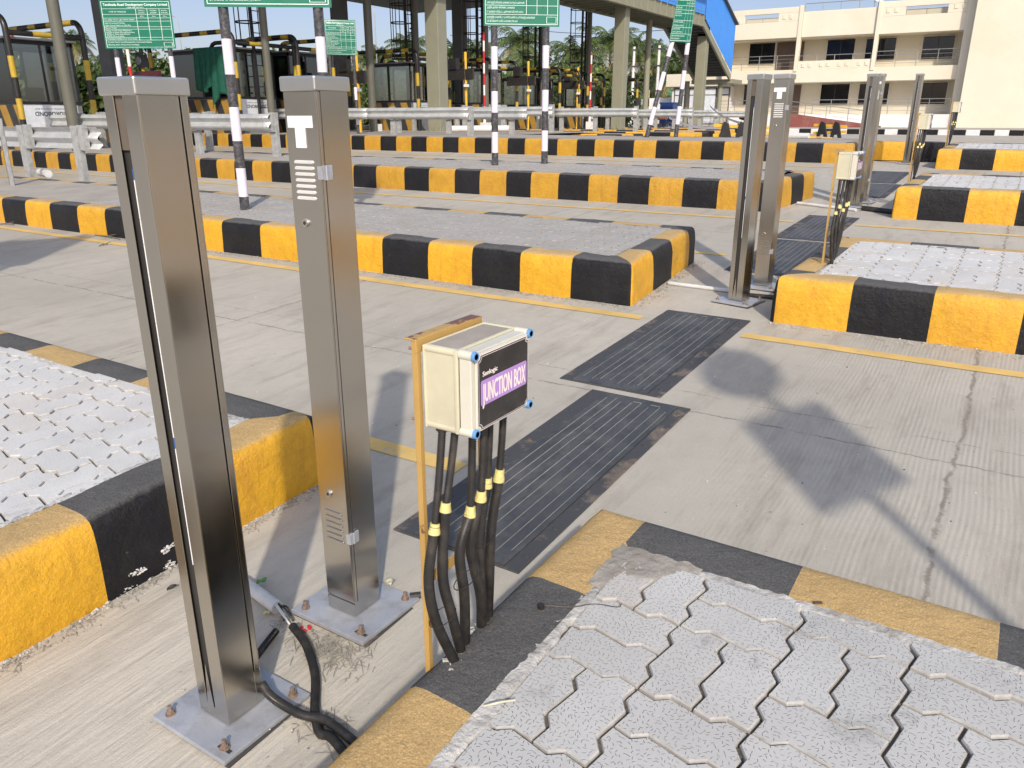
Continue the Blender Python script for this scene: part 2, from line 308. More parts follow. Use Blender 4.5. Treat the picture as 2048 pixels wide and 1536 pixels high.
# ------------------------------------------------------------------ mesh builder
class MB:
    def __init__(s): s.v = []; s.f = []; s.m = []
    def add(s, vs, fs, mi=0):
        k = len(s.v); s.v += [tuple(v) for v in vs]; s.f += [tuple(i + k for i in f) for f in fs]; s.m += [mi] * len(fs); return s
    def box(s, a, b, mi=0, mat=None):
        x0, y0, z0 = a; x1, y1, z1 = b
        vs = [Vector(p) for p in ((x0, y0, z0), (x1, y0, z0), (x1, y1, z0), (x0, y1, z0), (x0, y0, z1), (x1, y0, z1), (x1, y1, z1), (x0, y1, z1))]
        if mat is not None: vs = [mat @ v for v in vs]
        return s.add(vs, [(0, 3, 2, 1), (4, 5, 6, 7), (0, 1, 5, 4), (1, 2, 6, 5), (2, 3, 7, 6), (3, 0, 4, 7)], mi)
    def cbox(s, c, d, mi=0, mat=None):
        c = Vector(c); d = Vector(d) / 2
        if mat is None: return s.box(c - d, c + d, mi)
        return s.box(-d, d, mi, Matrix.Translation(c) @ mat)
    def prism(s, poly, z0, z1, mi=0, cap=True):
        n = len(poly); vs = [(p[0], p[1], z0 + (p[2] if len(p) > 2 else 0)) for p in poly] + [(p[0], p[1], z1 + (p[2] if len(p) > 2 else 0)) for p in poly]
        fs = [(i, (i + 1) % n, n + (i + 1) % n, n + i) for i in range(n)]
        if cap: fs += [tuple(range(n - 1, -1, -1)), tuple(range(n, 2 * n))]
        return s.add(vs, fs, mi)
    def tube(s, pts, r, n=8, mi=0, bands=None, cap=True, rings=None):
        """pts polyline; r number or list; bands=(lengths, mats) alternate materials along the length"""
        pts = [Vector(p) for p in pts]
        rs = r if isinstance(r, (list, tuple)) else [r] * len(pts)
        # resample at band borders
        L = [0]
        for i in range(1, len(pts)): L.append(L[-1] + (pts[i] - pts[i - 1]).length)
        cuts = []
        if bands:
            ln, ms = bands; acc = 0; k = 0
            while acc < L[-1] - 1e-6:
                acc += ln[k % len(ln)]; cuts.append((acc, ms[k % len(ms)])); k += 1
            P = []; RR = []; keys = sorted(set([round(v, 5) for v in L] + [round(c[0], 5) for c in cuts if c[0] < L[-1]]))
            for t in keys:
                for i in range(1, len(L)):
                    if t <= L[i] + 1e-5:
                        q = (t - L[i - 1]) / max(1e-9, L[i] - L[i - 1]); P.append(pts[i - 1].lerp(pts[i], q)); RR.append(rs[i - 1] + (rs[i] - rs[i - 1]) * q); break
            def mof(t):
                for c in cuts:
                    if t < c[0]: return c[1]
                return cuts[-1][1]
            mids = [mof((keys[i] + keys[i + 1]) / 2) for i in range(len(keys) - 1)]
            pts, rs = P, RR
        else: mids = [mi] * (len(pts) - 1)
        up = Vector((0, 0, 1)); vs = []; prev = None
        for i, p in enumerate(pts):
            d = (pts[min(i + 1, len(pts) - 1)] - pts[max(i - 1, 0)])
            if d.length < 1e-9: d = up.copy()
            d.normalize()
            if prev is None:
                a = d.cross(up) if abs(d.z) < .95 else d.cross(Vector((1, 0, 0)))
            else: a = prev - d * prev.dot(d)
            a.normalize(); b = d.cross(a); prev = a
            for k in range(n):
                t = 2 * math.pi * k / n; vs.append(p + (a * math.cos(t) + b * math.sin(t)) * rs[i])
        base = len(s.v); s.v += [tuple(v) for v in vs]
        for i in range(len(pts) - 1):
            for k in range(n):
                s.f.append((base + i * n + k, base + i * n + (k + 1) % n, base + (i + 1) * n + (k + 1) % n, base + (i + 1) * n + k)); s.m.append(mids[i])
        if cap:
            s.f.append(tuple(base + k for k in range(n - 1, -1, -1))); s.m.append(mids[0])
            e = base + (len(pts) - 1) * n; s.f.append(tuple(e + k for k in range(n))); s.m.append(mids[-1])
        return s
    def build(s, name, mats, parent=None, smooth=False, bevel=0, seg=2, merge=False, auto=None):
        me = bpy.data.meshes.new(name); me.from_pydata(s.v, [], s.f)
        if not isinstance(mats, (list, tuple)): mats = [mats]
        for m in mats: me.materials.append(M[m] if isinstance(m, str) else m)
        for p, mi in zip(me.polygons, s.m): p.material_index = mi
        if merge or True:
            bm = bmesh.new(); bm.from_mesh(me)
            if merge: bmesh.ops.remove_doubles(bm, verts=bm.verts, dist=1e-5)
            bmesh.ops.recalc_face_normals(bm, faces=bm.faces) if not getattr(s, 'keepn', False) else None
            bm.to_mesh(me); bm.free()
        if smooth:
            for p in me.polygons: p.use_smooth = True
            if auto: me.set_sharp_from_angle(angle=R_(auto))
        o = bpy.data.objects.new(name, me); C.objects.link(o)
        if parent: o.parent = parent
        if bevel:
            b = o.modifiers.new('bevel', 'BEVEL'); b.width = bevel; b.segments = seg; b.limit_method = 'ANGLE'; b.angle_limit = R_(40); b.harden_normals = False
        return o
def tag(o, label, cat, group=None):
    o['label'] = label; o['category'] = cat
    if group: o['group'] = group
    return o
def thing(name, label, cat, loc=(0, 0, 0), rz=0, group=None):
    o = bpy.data.objects.new(name, None); C.objects.link(o); o.empty_display_size = .2
    o.location = loc; o.rotation_euler = (0, 0, rz); return tag(o, label, cat, group)
def struct(o, kind='structure'): o['kind'] = kind; return o
def dup(root, loc, rz=None, label=None, group=None):
    r = root.copy(); C.objects.link(r); r.location = loc
    if rz is not None: r.rotation_euler = (0, 0, rz)
    if label: r['label'] = label
    if group: r['group'] = group
    for ch in list(root.children):
        c = ch.copy(); C.objects.link(c); c.parent = r
        for g in list(ch.children):
            d = g.copy(); C.objects.link(d); d.parent = c
    return r
_tx = {}
def text_geo(body):
    if body in _tx: return _tx[body]
    cu = bpy.data.curves.new('t', 'FONT'); cu.body = body; cu.size = 1; cu.resolution_u = 3
    ob = bpy.data.objects.new('t', cu); C.objects.link(ob); dg = bpy.context.evaluated_depsgraph_get(); dg.update()
    me = bpy.data.meshes.new_from_object(ob.evaluated_get(dg)); vs = [v.co.copy() for v in me.vertices]; fs = [tuple(p.vertices) for p in me.polygons]
    bpy.data.objects.remove(ob); bpy.data.curves.remove(cu); bpy.data.meshes.remove(me)
    _tx[body] = (vs, fs); return _tx[body]
def put_text(mb, body, x, y, h, fr, width=None, mi=0, bold=0, align='L'):
    """lettering laid on the frame fr(u, v) -> point; h cap height; width forces total width"""
    vs, fs = text_geo(body)
    if not vs: return
    x0 = min(v.x for v in vs); x1 = max(v.x for v in vs); s = h / .72; sx = s if width is None else width / (x1 - x0)
    wd = (x1 - x0) * sx; ox = x if align == 'L' else (x - wd / 2 if align == 'C' else x - wd)
    offs = [(0, 0)] if not bold else [(0, 0), (bold, 0), (0, bold), (bold, bold)]
    for q, (bx, by) in enumerate(offs):
        mb.add([fr(ox + (v.x - x0) * sx + bx, y + v.y * s + by, q * .00015) for v in vs], fs, mi)

# ------------------------------------------------------------------ ground
def build_ground():
    xs = [-400, -200, -120, -80, -60, -45, -35] + [-30 + i for i in range(0, 45)] + [20, 40, 80, 200, 400]
    ys = [-200, -60, -20, -8, -4, 0, 4, 8, 12, 16.5, 20, 26, 34, 42, 48]
    mb = MB(); vs = []
    for y in ys:
        for x in xs: vs.append((x, y, gz(y)))
    n = len(xs); fs = [(j * n + i, j * n + i + 1, (j + 1) * n + i + 1, (j + 1) * n + i) for j in range(len(ys) - 1) for i in range(n - 1)]
    mb.add(vs, fs); struct(mb.build('road', 'lane'))
    mb = MB(); ys = [47.98, 52, 56, 62, 80, 150, 400, 1200]
    xs = [-1500, -400, -100, -45, -30, -15, 0, 15, 40, 400, 1500]; n = len(xs)
    mb.add([(x, y, .62 if y < 50 else (.62 + .0 * y)) for y in ys for x in xs], [(j * n + i, j * n + i + 1, (j + 1) * n + i + 1, (j + 1) * n + i) for j in range(len(ys) - 1) for i in range(n - 1)])
    struct(mb.build('ground', 'earth'))
build_ground()

# ------------------------------------------------------------------ islands
PROF = [(0, -.02), (0, .03), (.002, .12), (.006, .2), (.013, .255), (.024, .283), (.042, .297), (.07, .302), (.12, .302), (.180, .3015), (.204, .300)]
SA = .1215
def lattice_edge(k, j, horiz, ph, cols_shift):
    pass
def clip_poly(poly, x0, x1, y0, y1):
    def cl(P, ins, isec):
        out = []
        for i in range(len(P)):
            a, b = P[i - 1], P[i]
            if ins(b):
                if not ins(a): out.append(isec(a, b))
                out.append(b)
            elif ins(a): out.append(isec(a, b))
        return out
    def ix(X): return lambda a, b: (X, a[1] + (b[1] - a[1]) * (X - a[0]) / (b[0] - a[0]))
    def iy(Y): return lambda a, b: (a[0] + (b[0] - a[0]) * (Y - a[1]) / (b[1] - a[1]), Y)
    for ins, f in ((lambda p: p[0] >= x0, ix(x0)), (lambda p: p[0] <= x1, ix(x1)), (lambda p: p[1] >= y0, iy(y0)), (lambda p: p[1] <= y1, iy(y1))):
        if not poly: return poly
        poly = cl(poly, ins, f)
    return poly
def stone_outline(cx, cy, nx, ny, s, a=.0105):
    """zigzag outline of a stone covering nx x ny lattice cells whose low corner is (cx, cy)"""
    P = []
    def h(x, y, d):
        if d > 0: return [(x, y), (x + .36 * s, y - a), (x + .60 * s, y + a)]
        return [(x, y), (x - .40 * s, y + a), (x - .64 * s, y - a)]
    def v(x, y, d):
        if d > 0: return [(x, y), (x + a, y + .40 * s), (x - a, y + .64 * s)]
        return [(x, y), (x - a, y - .36 * s), (x + a, y - .60 * s)]
    for i in range(nx): P += h(cx + i * s, cy, 1)
    for j in range(ny): P += v(cx + nx * s, cy + j * s, 1)
    for i in range(nx): P += h(cx + (nx - i) * s, cy + ny * s, -1)
    for j in range(ny): P += v(cx, cy + (ny - j) * s, -1)
    return P
def inset(P, d):
    n = len(P); out = []
    for i in range(n):
        a, b, c = Vector(P[i - 1]), Vector(P[i]), Vector(P[(i + 1) % n])
        e1 = b - a; e2 = c - b
        if e1.length < 1e-6 or e2.length < 1e-6: out.append(tuple(b)); continue
        e1.normalize(); e2.normalize(); n1 = Vector((-e1.y, e1.x)); n2 = Vector((-e2.y, e2.x))
        k = max(.4, 1 + n1.dot(n2)); m = (n1 + n2) / k; out.append(tuple(b + m * d))
    return out
def pavers(x0, x1, y0, y1, h, mat, ox=-.51, oy=1.547, fine=True):
    mb = MB(); s = SA; sh = [0, 0, 1, 3]      # per-column shift in cells; types alternate
    k0 = int(math.floor((x0 - ox) / (2 * s))) - 1; k1 = int(math.ceil((x1 - ox) / (2 * s))) + 1
    for k in range(k0, k1):
        cx = ox + k * 2 * s; shift = (k // 2 if k >= 0 else k // 2) % 2 if k >= 1 else 0
        shift = (0, 1, 0, 0, 0, 1, 0, 0)[k % 8]; typ = (0, 0, 0, 1, 0, 0, 0, 1)[k % 8]
        j0 = int(math.floor((y0 - oy) / (2 * s))) - 2; j1 = int(math.ceil((y1 - oy) / (2 * s))) + 2
        for j in range(j0, j1):
            cy = oy + j * 2 * s + shift * s; H = (j + 1 + typ) % 2 == 1
            for q in (0, 1):
                if H: P = stone_outline(cx, cy + q * s, 2, 1, s)
                else: P = stone_outline(cx + q * s, cy, 1, 2, s)
                P = clip_poly(P, x0, x1, y0, y1)
                if len(P) < 4: continue
                ar = sum(P[i - 1][0] * P[i][1] - P[i][0] * P[i - 1][1] for i in range(len(P))) / 2
                if ar < .0012: continue
                A = inset(P, .0030); B = inset(P, .0036); D = inset(P, .0060)
                dz = rnd.uniform(-.0035, .0025); tx = rnd.uniform(-.010, .010); ty = rnd.uniform(-.010, .010)
                mx = sum(p[0] for p in P) / len(P); my = sum(p[1] for p in P) / len(P)
                def z(p, o): return .043 * p[1] + h + dz + o + (p[0] - mx) * tx + (p[1] - my) * ty
                n = len(P)
                if fine:
                    vs = [(p[0], p[1], z(p, -.03)) for p in A] + [(p[0], p[1], z(p, -.0042)) for p in B] + [(p[0], p[1], z(p, 0)) for p in D]
                    fs = [(i + r * n, (i + 1) % n + r * n, (i + 1) % n + (r + 1) * n, i + (r + 1) * n) for r in (0, 1) for i in range(n)] + [tuple(range(2 * n, 3 * n))]
                else:
                    vs = [(p[0], p[1], z(p, -.012)) for p in B] + [(p[0], p[1], z(p, 0)) for p in D]
                    fs = [(i, (i + 1) % n, (i + 1) % n + n, i + n) for i in range(n)] + [tuple(range(n, 2 * n))]
                mb.add(vs, fs)
    mb.keepn = True
    return mb
def kerb_ring(poly, edges, h=.30, step=.06, lift=None):
    """poly CCW; edges: per edge (visible, offset, length, first colour)"""
    mb = MB(); n = len(poly); vid = 0
    zf = (lambda y: .043 * y) if lift is None else lift
    for e in range(n):
        spec = edges[e]
        if spec is None: continue
        if isinstance(spec[0], list):
            BL = [v - spec[1] for v in spec[0]]; k0 = BL[0]; st_ = BL[1] - BL[0]
            while k0 > 0: k0 -= st_; BL.insert(0, k0)
            lastc = spec[2]
        else:
            off, bl, first = spec; BL = []; t = off
            while t - bl > 0: t -= bl
            while t < 200: BL.append(t); t += bl
            lastc = None
        A = Vector(poly[e]); B = Vector(poly[(e + 1) % n]); L = (B - A).length; d = (B - A) / L; nrm = Vector((-d.y, d.x))
        dp = (A - Vector(poly[e - 1])).normalized(); dn = (Vector(poly[(e + 2) % n]) - B).normalized()
        def mit(p, q):
            c = max(-1, min(1, p.dot(q))); cr = p.x * q.y - p.y * q.x
            return math.tan(math.acos(c) / 2) * (1 if cr > 0 else -1)
        mA = mit(dp, d); mB = mit(d, dn)
        ts = {0.0, L}; keep = set()
        for t in BL:
            if 0 < t < L: ts.add(round(t, 5)); keep.add(round(t, 5))
        def colr(mid):
            if lastc is None: return (int(math.floor((mid - off) / bl)) + first) % 2
            return (sum(1 for v in BL if v > mid and v < L) + lastc) % 2
        for q_ in (.008, .016, .024, .032): ts.add(q_); ts.add(round(L - q_, 5)); keep.add(q_); keep.add(round(L - q_, 5))
        k = max(1, int(L / step))
        for i in range(k): ts.add(round(i * L / k, 5))
        ts = sorted(ts); cl = [ts[0]]
        for t in ts[1:]:
            if t - cl[-1] > step * .3 or t == L or ((t < .04 or L - t < .04) and t in keep): cl.append(t)
            elif t in keep and cl[-1] != 0: cl[-1] = t
        ts = cl; rows = []
        for t in ts:
            row = []
            for (dd, z) in PROF:
                tt = min(max(t, mA * dd), L - mB * dd); p = A + d * tt + nrm * dd
                q = Vector((p.x * 3.1, p.y * 3.1, z * 5)); w1 = mnoise.noise(q) * .007; q2 = Vector((p.x * 14, p.y * 14, z * 14)); w2 = mnoise.noise(q2) * .0028
                ww = (w1 + w2) if step < .2 else 0
                if z < 0: ww = 0
                pp = p + nrm * ww * (1 if dd < .1 else .3)
                zz = z * h / .30
                # soften the vertical corner
                rr = .04 * max(0, 1 - dd / .07)
                if mA > .3 and t < rr:
                    th = (rr - t) / rr * math.pi / 4; pp += nrm * rr * (1 - math.cos(th)) + d * (rr * (1 - math.sin(th)) - t)
                if mB > .3 and L - t < rr:
                    th = (rr - L + t) / rr * math.pi / 4; pp += nrm * rr * (1 - math.cos(th)) - d * (rr * (1 - math.sin(th)) - (L - t))
                if (mA > .3 and t < .04) or (mB > .3 and L - t < .04): pp -= nrm * ww * (1 if dd < .1 else .3) * (1 - min(t, L - t) / .04)
                row.append((pp.x, pp.y, zf(pp.y) + zz + ww * (.8 if dd > .03 else 0)))
            rows.append(row)
        m = len(PROF); base = len(mb.v)
        for r in rows: mb.v += r
        for i in range(len(ts) - 1):
            mid = (ts[i] + ts[i + 1]) / 2; col = colr(mid)
            for j in range(m - 1):
                a = base + i * m + j; mb.f.append((a, a + m, a + m + 1, a + 1)); mb.m.append(col)
    mb.keepn = True
    return mb
# colours: 0 yellow 1 black.  first = colour of the block that starts at "off"
def island(poly, edges, h=.30, step=.06, lift=None, yel='yellow'):
    k = kerb_ring(poly, edges, h, step, lift)
    o = struct(k.build('kerb', [yel, 'black'], smooth=True, merge=True, auto=60))
    o.name = 'kerb'
    return o
def bed(x0, x1, y0, y1, h, mat, dy=8):
    mb = MB(); nx = max(1, int((x1 - x0) / .05)) if x1 - x0 < 6 else 40; ny = max(1, int((y1 - y0) / .05)) if x1 - x0 < 6 else 3
    vs = []
    for j in range(ny + 1):
        for i in range(nx + 1):
            x = x0 + (x1 - x0) * i / nx; y = y0 + (y1 - y0) * j / ny
            vs.append((x, y, (.043 * y if y < 16.6 else gz(y)) + h + (mnoise.noise(Vector((x * 9, y * 9, 3))) * .004 if ny > 3 else 0)))
    mb.add(vs, [(j * (nx + 1) + i, j * (nx + 1) + i + 1, (j + 1) * (nx + 1) + i + 1, (j + 1) * (nx + 1) + i) for j in range(ny) for i in range(nx)])
    return struct(mb.build('pavement', mat, smooth=True))
Xf = -34
# island beside the camera (R0): end at X=-.97
island([(-.985, .30), (3.2, .30), (3.2, 1.99), (-.95, 1.99)], [(.1, .46, 0), (.2, .46, 0), (.33, .455, 0), (.45, .48, 1)], step=.035)
def L_(p): return p
bed(-.80, 3.05, .46, 1.83, .2895, 'joint')
mbp = pavers(-.735, 3.0, .5, 1.765, .3015, 'paver_white'); struct(mbp.build('pavement', 'paver_white'))
def mortar_rim(x0, x1, y0, y1, h, wd, sides, mt='mortar', seed=1):
    """rough trowelled lime mortar between kerb and pavers"""
    m = MB()
    def side(ax, ay, bx, by, nx, ny):
        L = math.hypot(bx - ax, by - ay); n = int(L / .012); k = 6; vs = []
        for i in range(n + 1):
            x = ax + (bx - ax) * i / n; y = ay + (by - ay) * i / n; w_ = wd * (1 + .5 * mnoise.noise(Vector((x * 9, y * 9, seed))) + .35 * mnoise.noise(Vector((x * 40, y * 40, seed))))
            for j in range(k + 1):
                q = j / k * w_; xx = x + nx * q; yy = y + ny * q; z = h + .0035 + mnoise.noise(Vector((xx * 60, yy * 60, 1))) * .0045 + mnoise.noise(Vector((xx * 160, yy * 160, 1))) * .003 - (.016 if j == k else (.004 if j == k - 1 else 0))
                vs.append((xx, yy, .043 * yy + z))
        m.add(vs, [(i * (k + 1) + j, (i + 1) * (k + 1) + j, (i + 1) * (k + 1) + j + 1, i * (k + 1) + j + 1) for i in range(n) for j in range(k)])
    if 'b' in sides: side(x0, y1, x1, y1, 0, -1)
    if 'l' in sides: side(x0, y0, x0, y1, 1, 0)
    if 'r' in sides: side(x1, y0, x1, y1, -1, 0)
    if 'f' in sides: side(x0, y0, x1, y0, 0, 1)
    struct(m.build('mortar', mt, smooth=True), 'stuff')
mortar_rim(-.770, 3.0, .48, 1.790, .2965, .045, 'bl')
mortar_rim(-5.6, -2.435, .60, 1.870, .2965, .04, 'br', seed=4)
m = MB(); vs = []; n = 26
for j in range(n + 1):
    for i in range(n + 1):
        x = -.775 + .24 * i / n; y = 1.795 - .22 * j / n; x += .02 * mnoise.noise(Vector((y * 30, 1, i / n))); y += .012 * mnoise.noise(Vector((x * 30, 7, j / n))); q = (i / n - .0) + (j / n) ; z = .3045 + mnoise.noise(Vector((x * 50, y * 50, 2))) * .003 + mnoise.noise(Vector((x * 150, y * 150, 2))) * .002 - max(0, q - 1.02 + .2 * mnoise.noise(Vector((x * 12, y * 12, 0)))) * .06
        vs.append((x, y, .043 * y + z))
m.add(vs, [(j * (n + 1) + i, j * (n + 1) + i + 1, (j + 1) * (n + 1) + i + 1, (j + 1) * (n + 1) + i) for j in range(n) for i in range(n)]); struct(m.build('mortar', 'mortar_grey', smooth=True), 'stuff')
# L0 island on the left of the posts
island([(Xf, .42), (-2.235, .42), (-2.235, 2.07), (Xf, 2.07)], [None, (-.24, .46, 1), (.565, .455, 0), None], step=.035)
bed(-5.6, -2.40, .58, 1.91, .286, 'joint'); bed(Xf, -5.55, .58, 1.91, .296, 'mortar')
struct(pavers(-7.5, -2.43, .6, 1.885, .3005, 'paver_white', ox=-2.62 - SA * 10, oy=1.21, fine=True).build('pavement', 'paver_lime'))
# A
island([(Xf, 5.10), (-2.235, 5.12), (-2.36, 6.78), (Xf, 6.78)], [([-11.67, -11.11, -10.54, -9.97, -9.37, -8.80, -8.28, -7.76, -7.246, -6.75, -6.18, -5.67, -5.1, -4.61, -4.10, -3.65, -3.19, -2.737], Xf, 1), (.0, .48, 0), (.30, .47, 0), None], h=.315, step=.05)
bed(-8.5, -2.45, 5.28, 6.62, .303, 'mortar_grey'); bed(Xf, -8.45, 5.28, 6.62, .313, 'slab')
struct(pavers(-9.5, -2.50, 5.29, 6.60, .3165, 'paver_grey', ox=-2.62, oy=5.5, fine=False).build('pavement', 'paver_grey'))
# B
island([(Xf, 9.83), (-2.55, 9.85), (-2.36, 11.36), (Xf, 11.36)], [([-10.9, -10.4, -9.9, -9.409, -8.905, -8.31, -7.815, -7.317, -6.852, -6.379, -5.958, -5.503, -5.026, -4.583, -4.131, -3.668, -3.206, -2.83], Xf, 1), (.28, .42, 0), (.3, .47, 1), None], h=.35, step=.09, yel='yellow_old')
bed(Xf, -2.7, 10.0, 11.2, .345, 'slab')
struct(pavers(-10.5, -2.75, 10.02, 11.19, .352, 'paver_grey', ox=-2.62, oy=10.0, fine=False).build('pavement', 'paver_grey'))
# C, wide island widening to the left
liftg = gz
island([(Xf, 16.15), (-2.75, 16.2), (-2.9, 19.6), (-11.0, 19.8)], [([-18.5, -18, -17.4, -16.9, -16.4, -15.95, -15.45, -14.98, -14.42, -13.88, -13.38, -12.88, -12.37, -11.88, -11.39, -10.9, -10.44, -9.96, -9.5, -9.09, -8.59, -8.14, -7.68, -7.20, -6.69, -6.17, -5.69, -5.216, -4.75, -4.28, -3.8, -3.3], Xf, 0), (.2, .45, 1), (.2, .47, 1), None], h=.36, step=.25, lift=gz, yel='yellow_old')
mb = MB(); mb.add([(p[0], p[1], gz(p[1]) + .357) for p in ((Xf, 16.3), (-2.9, 16.35), (-3.05, 19.45), (-12.4, 19.8), (-12.4, 25.4), (Xf, 25.4))], [(0, 1, 2, 3, 4, 5)]); struct(mb.build('pavement', 'slab'))
for (x1, y0, d, f) in ((-10.95, 23.7, 1.7, 0), (-10.3, 28.4, 1.7, 0), (-11.1, 33.1, 1.7, 0), (-12.2, 37.7, 1.7, 1), (-13, 42.4, 1.7, 0)):
    xl = -44
    island([(xl, y0), (x1, y0), (x1, y0 + d), (xl, y0 + d)], [((x1 - xl) % .9, .9, f), (.0, .9, f), (.3, .9, 1), None], h=.32, step=.5, lift=gz)
    mb = MB(); mb.add([(p[0], p[1], gz(p[1]) + .318) for p in ((xl, y0 + .15), (x1 - .15, y0 + .15), (x1 - .15, y0 + d - .15), (xl, y0 + d - .15))], [(0, 1, 2, 3)]); struct(mb.build('pavement', 'slab'))
# right-hand islands R1, R2, R3
for (x0, y0, y1, h, st, e) in ((-1.27, 5.20, 6.86, .31, .05, [(.49, .46, 1), None, (.17, .46, 0), (.5, .46, 1)]),
                               (-1.20, 9.95, 11.6, .35, .09, [(.27, .47, 1), None, (.3, .47, 0), (.4, .46, 1)]),
                               (-1.33, 15.75, 17.4, .33, .25, [(.38, .50, 1), None, (.3, .47, 0), (.4, .46, 1)])):
    x9 = 16
    # CCW from the front-left corner
    e2 = list(e); L = x9 - x0; o2, b2, f2 = e[2]
    nb = int((L - o2) // b2); e2[2] = ((L - o2) - nb * b2, b2, (f2 + nb + 1) % 2)
    island([(x0, y0), (x9, y0), (x9, y1), (x0 + .07, y1)], e2, h=h, step=st)
    bed(x0 + .16, x0 + 5.5, y0 + .15, y1 - .15, h - .012, 'mortar'); bed(x0 + 5.45, x9, y0 + .15, y1 - .15, h - .002, 'mortar')
    struct(pavers(x0 + .24, x0 + 5.6, y0 + .17, y1 - .17, h + .0015, 'paver_white', ox=-.51, oy=y0, fine=y0 < 6).build('pavement', 'paver_lime'))
# short kerb behind the last post
mbk = kerb_ring([(-2.75, 17.35), (-1.3, 17.35), (-1.3, 17.9), (-2.75, 17.9)], [(.0, .80, 0), None, None, None], h=.33, step=.2)
o = struct(mbk.build('kerb', ['yellow', 'black'], smooth=True, merge=True, auto=60))
mb = MB(); mb.box((-2.75, 17.5, .75), (-1.3, 17.9, 1.075)); struct(mb.build('pavement', 'slab'))
# black and white kerb by the building
mb = MB(); x = -40; k = 0
while x < 14:
    mb.box((x, 48, .60), (x + .64, 48.22, .92), k % 2); x += .64; k += 1
struct(mb.build('kerb', ['white_kerb', 'black'], bevel=.03))
mb = MB(); mb.box((-40, 48.2, .55), (14, 60.2, .905)); struct(mb.build('pavement', 'slab'))
# lane lines
def strip(x0, x1, y, wd, name='lane_line', mat='laneyellow'):
    mb = MB(); n = max(2, int(abs(x1 - x0) / .25)); vs = []
    for i in range(n + 1):
        x = x0 + (x1 - x0) * i / n; a = y + mnoise.noise(Vector((x * 2, y, 0))) * .008
        vs += [(x, a, gz(a) + .004), (x, a + wd + mnoise.noise(Vector((x * 2, y, 5))) * .008, gz(a + wd) + .004)]
    mb.add(vs, [(2 * i, 2 * i + 2, 2 * i + 3, 2 * i + 1) for i in range(n)]); return struct(mb.build(name, mat))
strip(Xf, -1.80, 2.37, .10); strip(Xf, -2.05, 4.83, .10); strip(-1.33, 16, 4.77, .10); strip(Xf, -2.1, 9.22, .09); strip(-1.46, 16, 9.26, .09)
strip(Xf, -2.2, 7.12, .08); strip(-1.4, 16, 7.2, .08); strip(Xf, -2.2, 15.35, .09); strip(Xf, -2.6, 11.75, .08); strip(-1.3, 16, 14.9, .09); strip(-1.2, 16, 11.95, .08)

# ------------------------------------------------------------------ weigh pads set in the lanes
def weigh_pad(x0, x1, y0, y1, label, left=.085, right=.06, nl=8):
    t = thing('weigh_pad', label, 'weigh pad', ((x0 + x1) / 2, y0, gz(y0)), 0, 'weigh pads sunk in the toll lanes')
    ox, oy = (x0 + x1) / 2, y0
    def P(x, y, z): return (x - ox, y - oy, .043 * (y - oy) + z)
    def slab(mb, a, b, c, d, z, mi=0, t_=.02): 
        mb.add([P(a, c, z - t_), P(b, c, z - t_), P(b, d, z - t_), P(a, d, z - t_), P(a, c, z), P(b, c, z), P(b, d, z), P(a, d, z)], [(0, 3, 2, 1), (4, 5, 6, 7), (0, 1, 5, 4), (1, 2, 6, 5), (2, 3, 7, 6), (3, 0, 4, 7)], mi)
    m = MB(); slab(m, x0, x0 + left, y0, y1, .006); slab(m, x1 - right, x1, y0, y1, .006); slab(m, x0 + left, x1 - right, y0, y0 + .012, .006); slab(m, x0 + left, x1 - right, y1 - .012, y1, .006); m.build('frame', 'rust', t, bevel=.002)
    m = MB(); slab(m, x0 + left + .004, x1 - right - .004, y0 + .014, y1 - .014, .0085); o = m.build('rubber_mat', 'rubber', t)
    g = MB(); wdt = x1 - right - x0 - left
    for i in range(nl):
        gx = x0 + left + wdt * (i + .65) / (nl + .3) + rnd.uniform(-.006, .006); hw = rnd.choice((.0011, .0018, .0014))
        segs = 1
        slab(g, gx - hw, gx + hw, y0 + .05 + rnd.uniform(0, .05), y1 - .06 - rnd.uniform(0, .05), .0098, 0, .002)
    for i in (nl - 3, nl - 5):
        gx = x0 + left + wdt * (i + .65) / (nl + .3); slab(g, gx, gx + wdt / (nl + .3), y1 - .064, y1 - .060, .0098, 0, .002)
    g.build('groove', 'sandline', o)
    k = int((y1 - y0) / .2)
    for i in range(k):
        for xx in (x0 + left * .45, x1 - right * .5):
            b = MB(); y = y0 + .1 + i * (y1 - y0 - .2) / max(1, k - 1); p = P(xx, y, .006)
            b.tube([p, (p[0], p[1], p[2] + .003)], [.013, .012], 12); b.tube([(p[0], p[1], p[2] + .003), (p[0], p[1], p[2] + .006)], [.0065, .006], 6)
            b.build('bolt', 'rust', t)
    return t
weigh_pad(-1.73, -1.185, 1.90, 3.51, 'dark ribbed weigh pad nearest the camera beside the junction box legs')
weigh_pad(-1.965, -1.375, 3.575, 5.15, 'dark weigh pad behind the nearest pad, in front of the second steel post pair', .07, .075)
weigh_pad(-2.02, -1.46, 6.55, 8.13, 'weigh pad just behind the second pair of steel posts')
weigh_pad(-2.06, -1.50, 8.2, 9.8, 'weigh pad between the second and third pair of steel posts, farther half of its lane')
weigh_pad(-2.1, -1.5, 11.6, 13.2, 'plain dark weigh pad behind the third pair of steel posts')
weigh_pad(-2.2, -1.6, 13.3, 15.0, 'farthest weigh pad, before the last steel post')

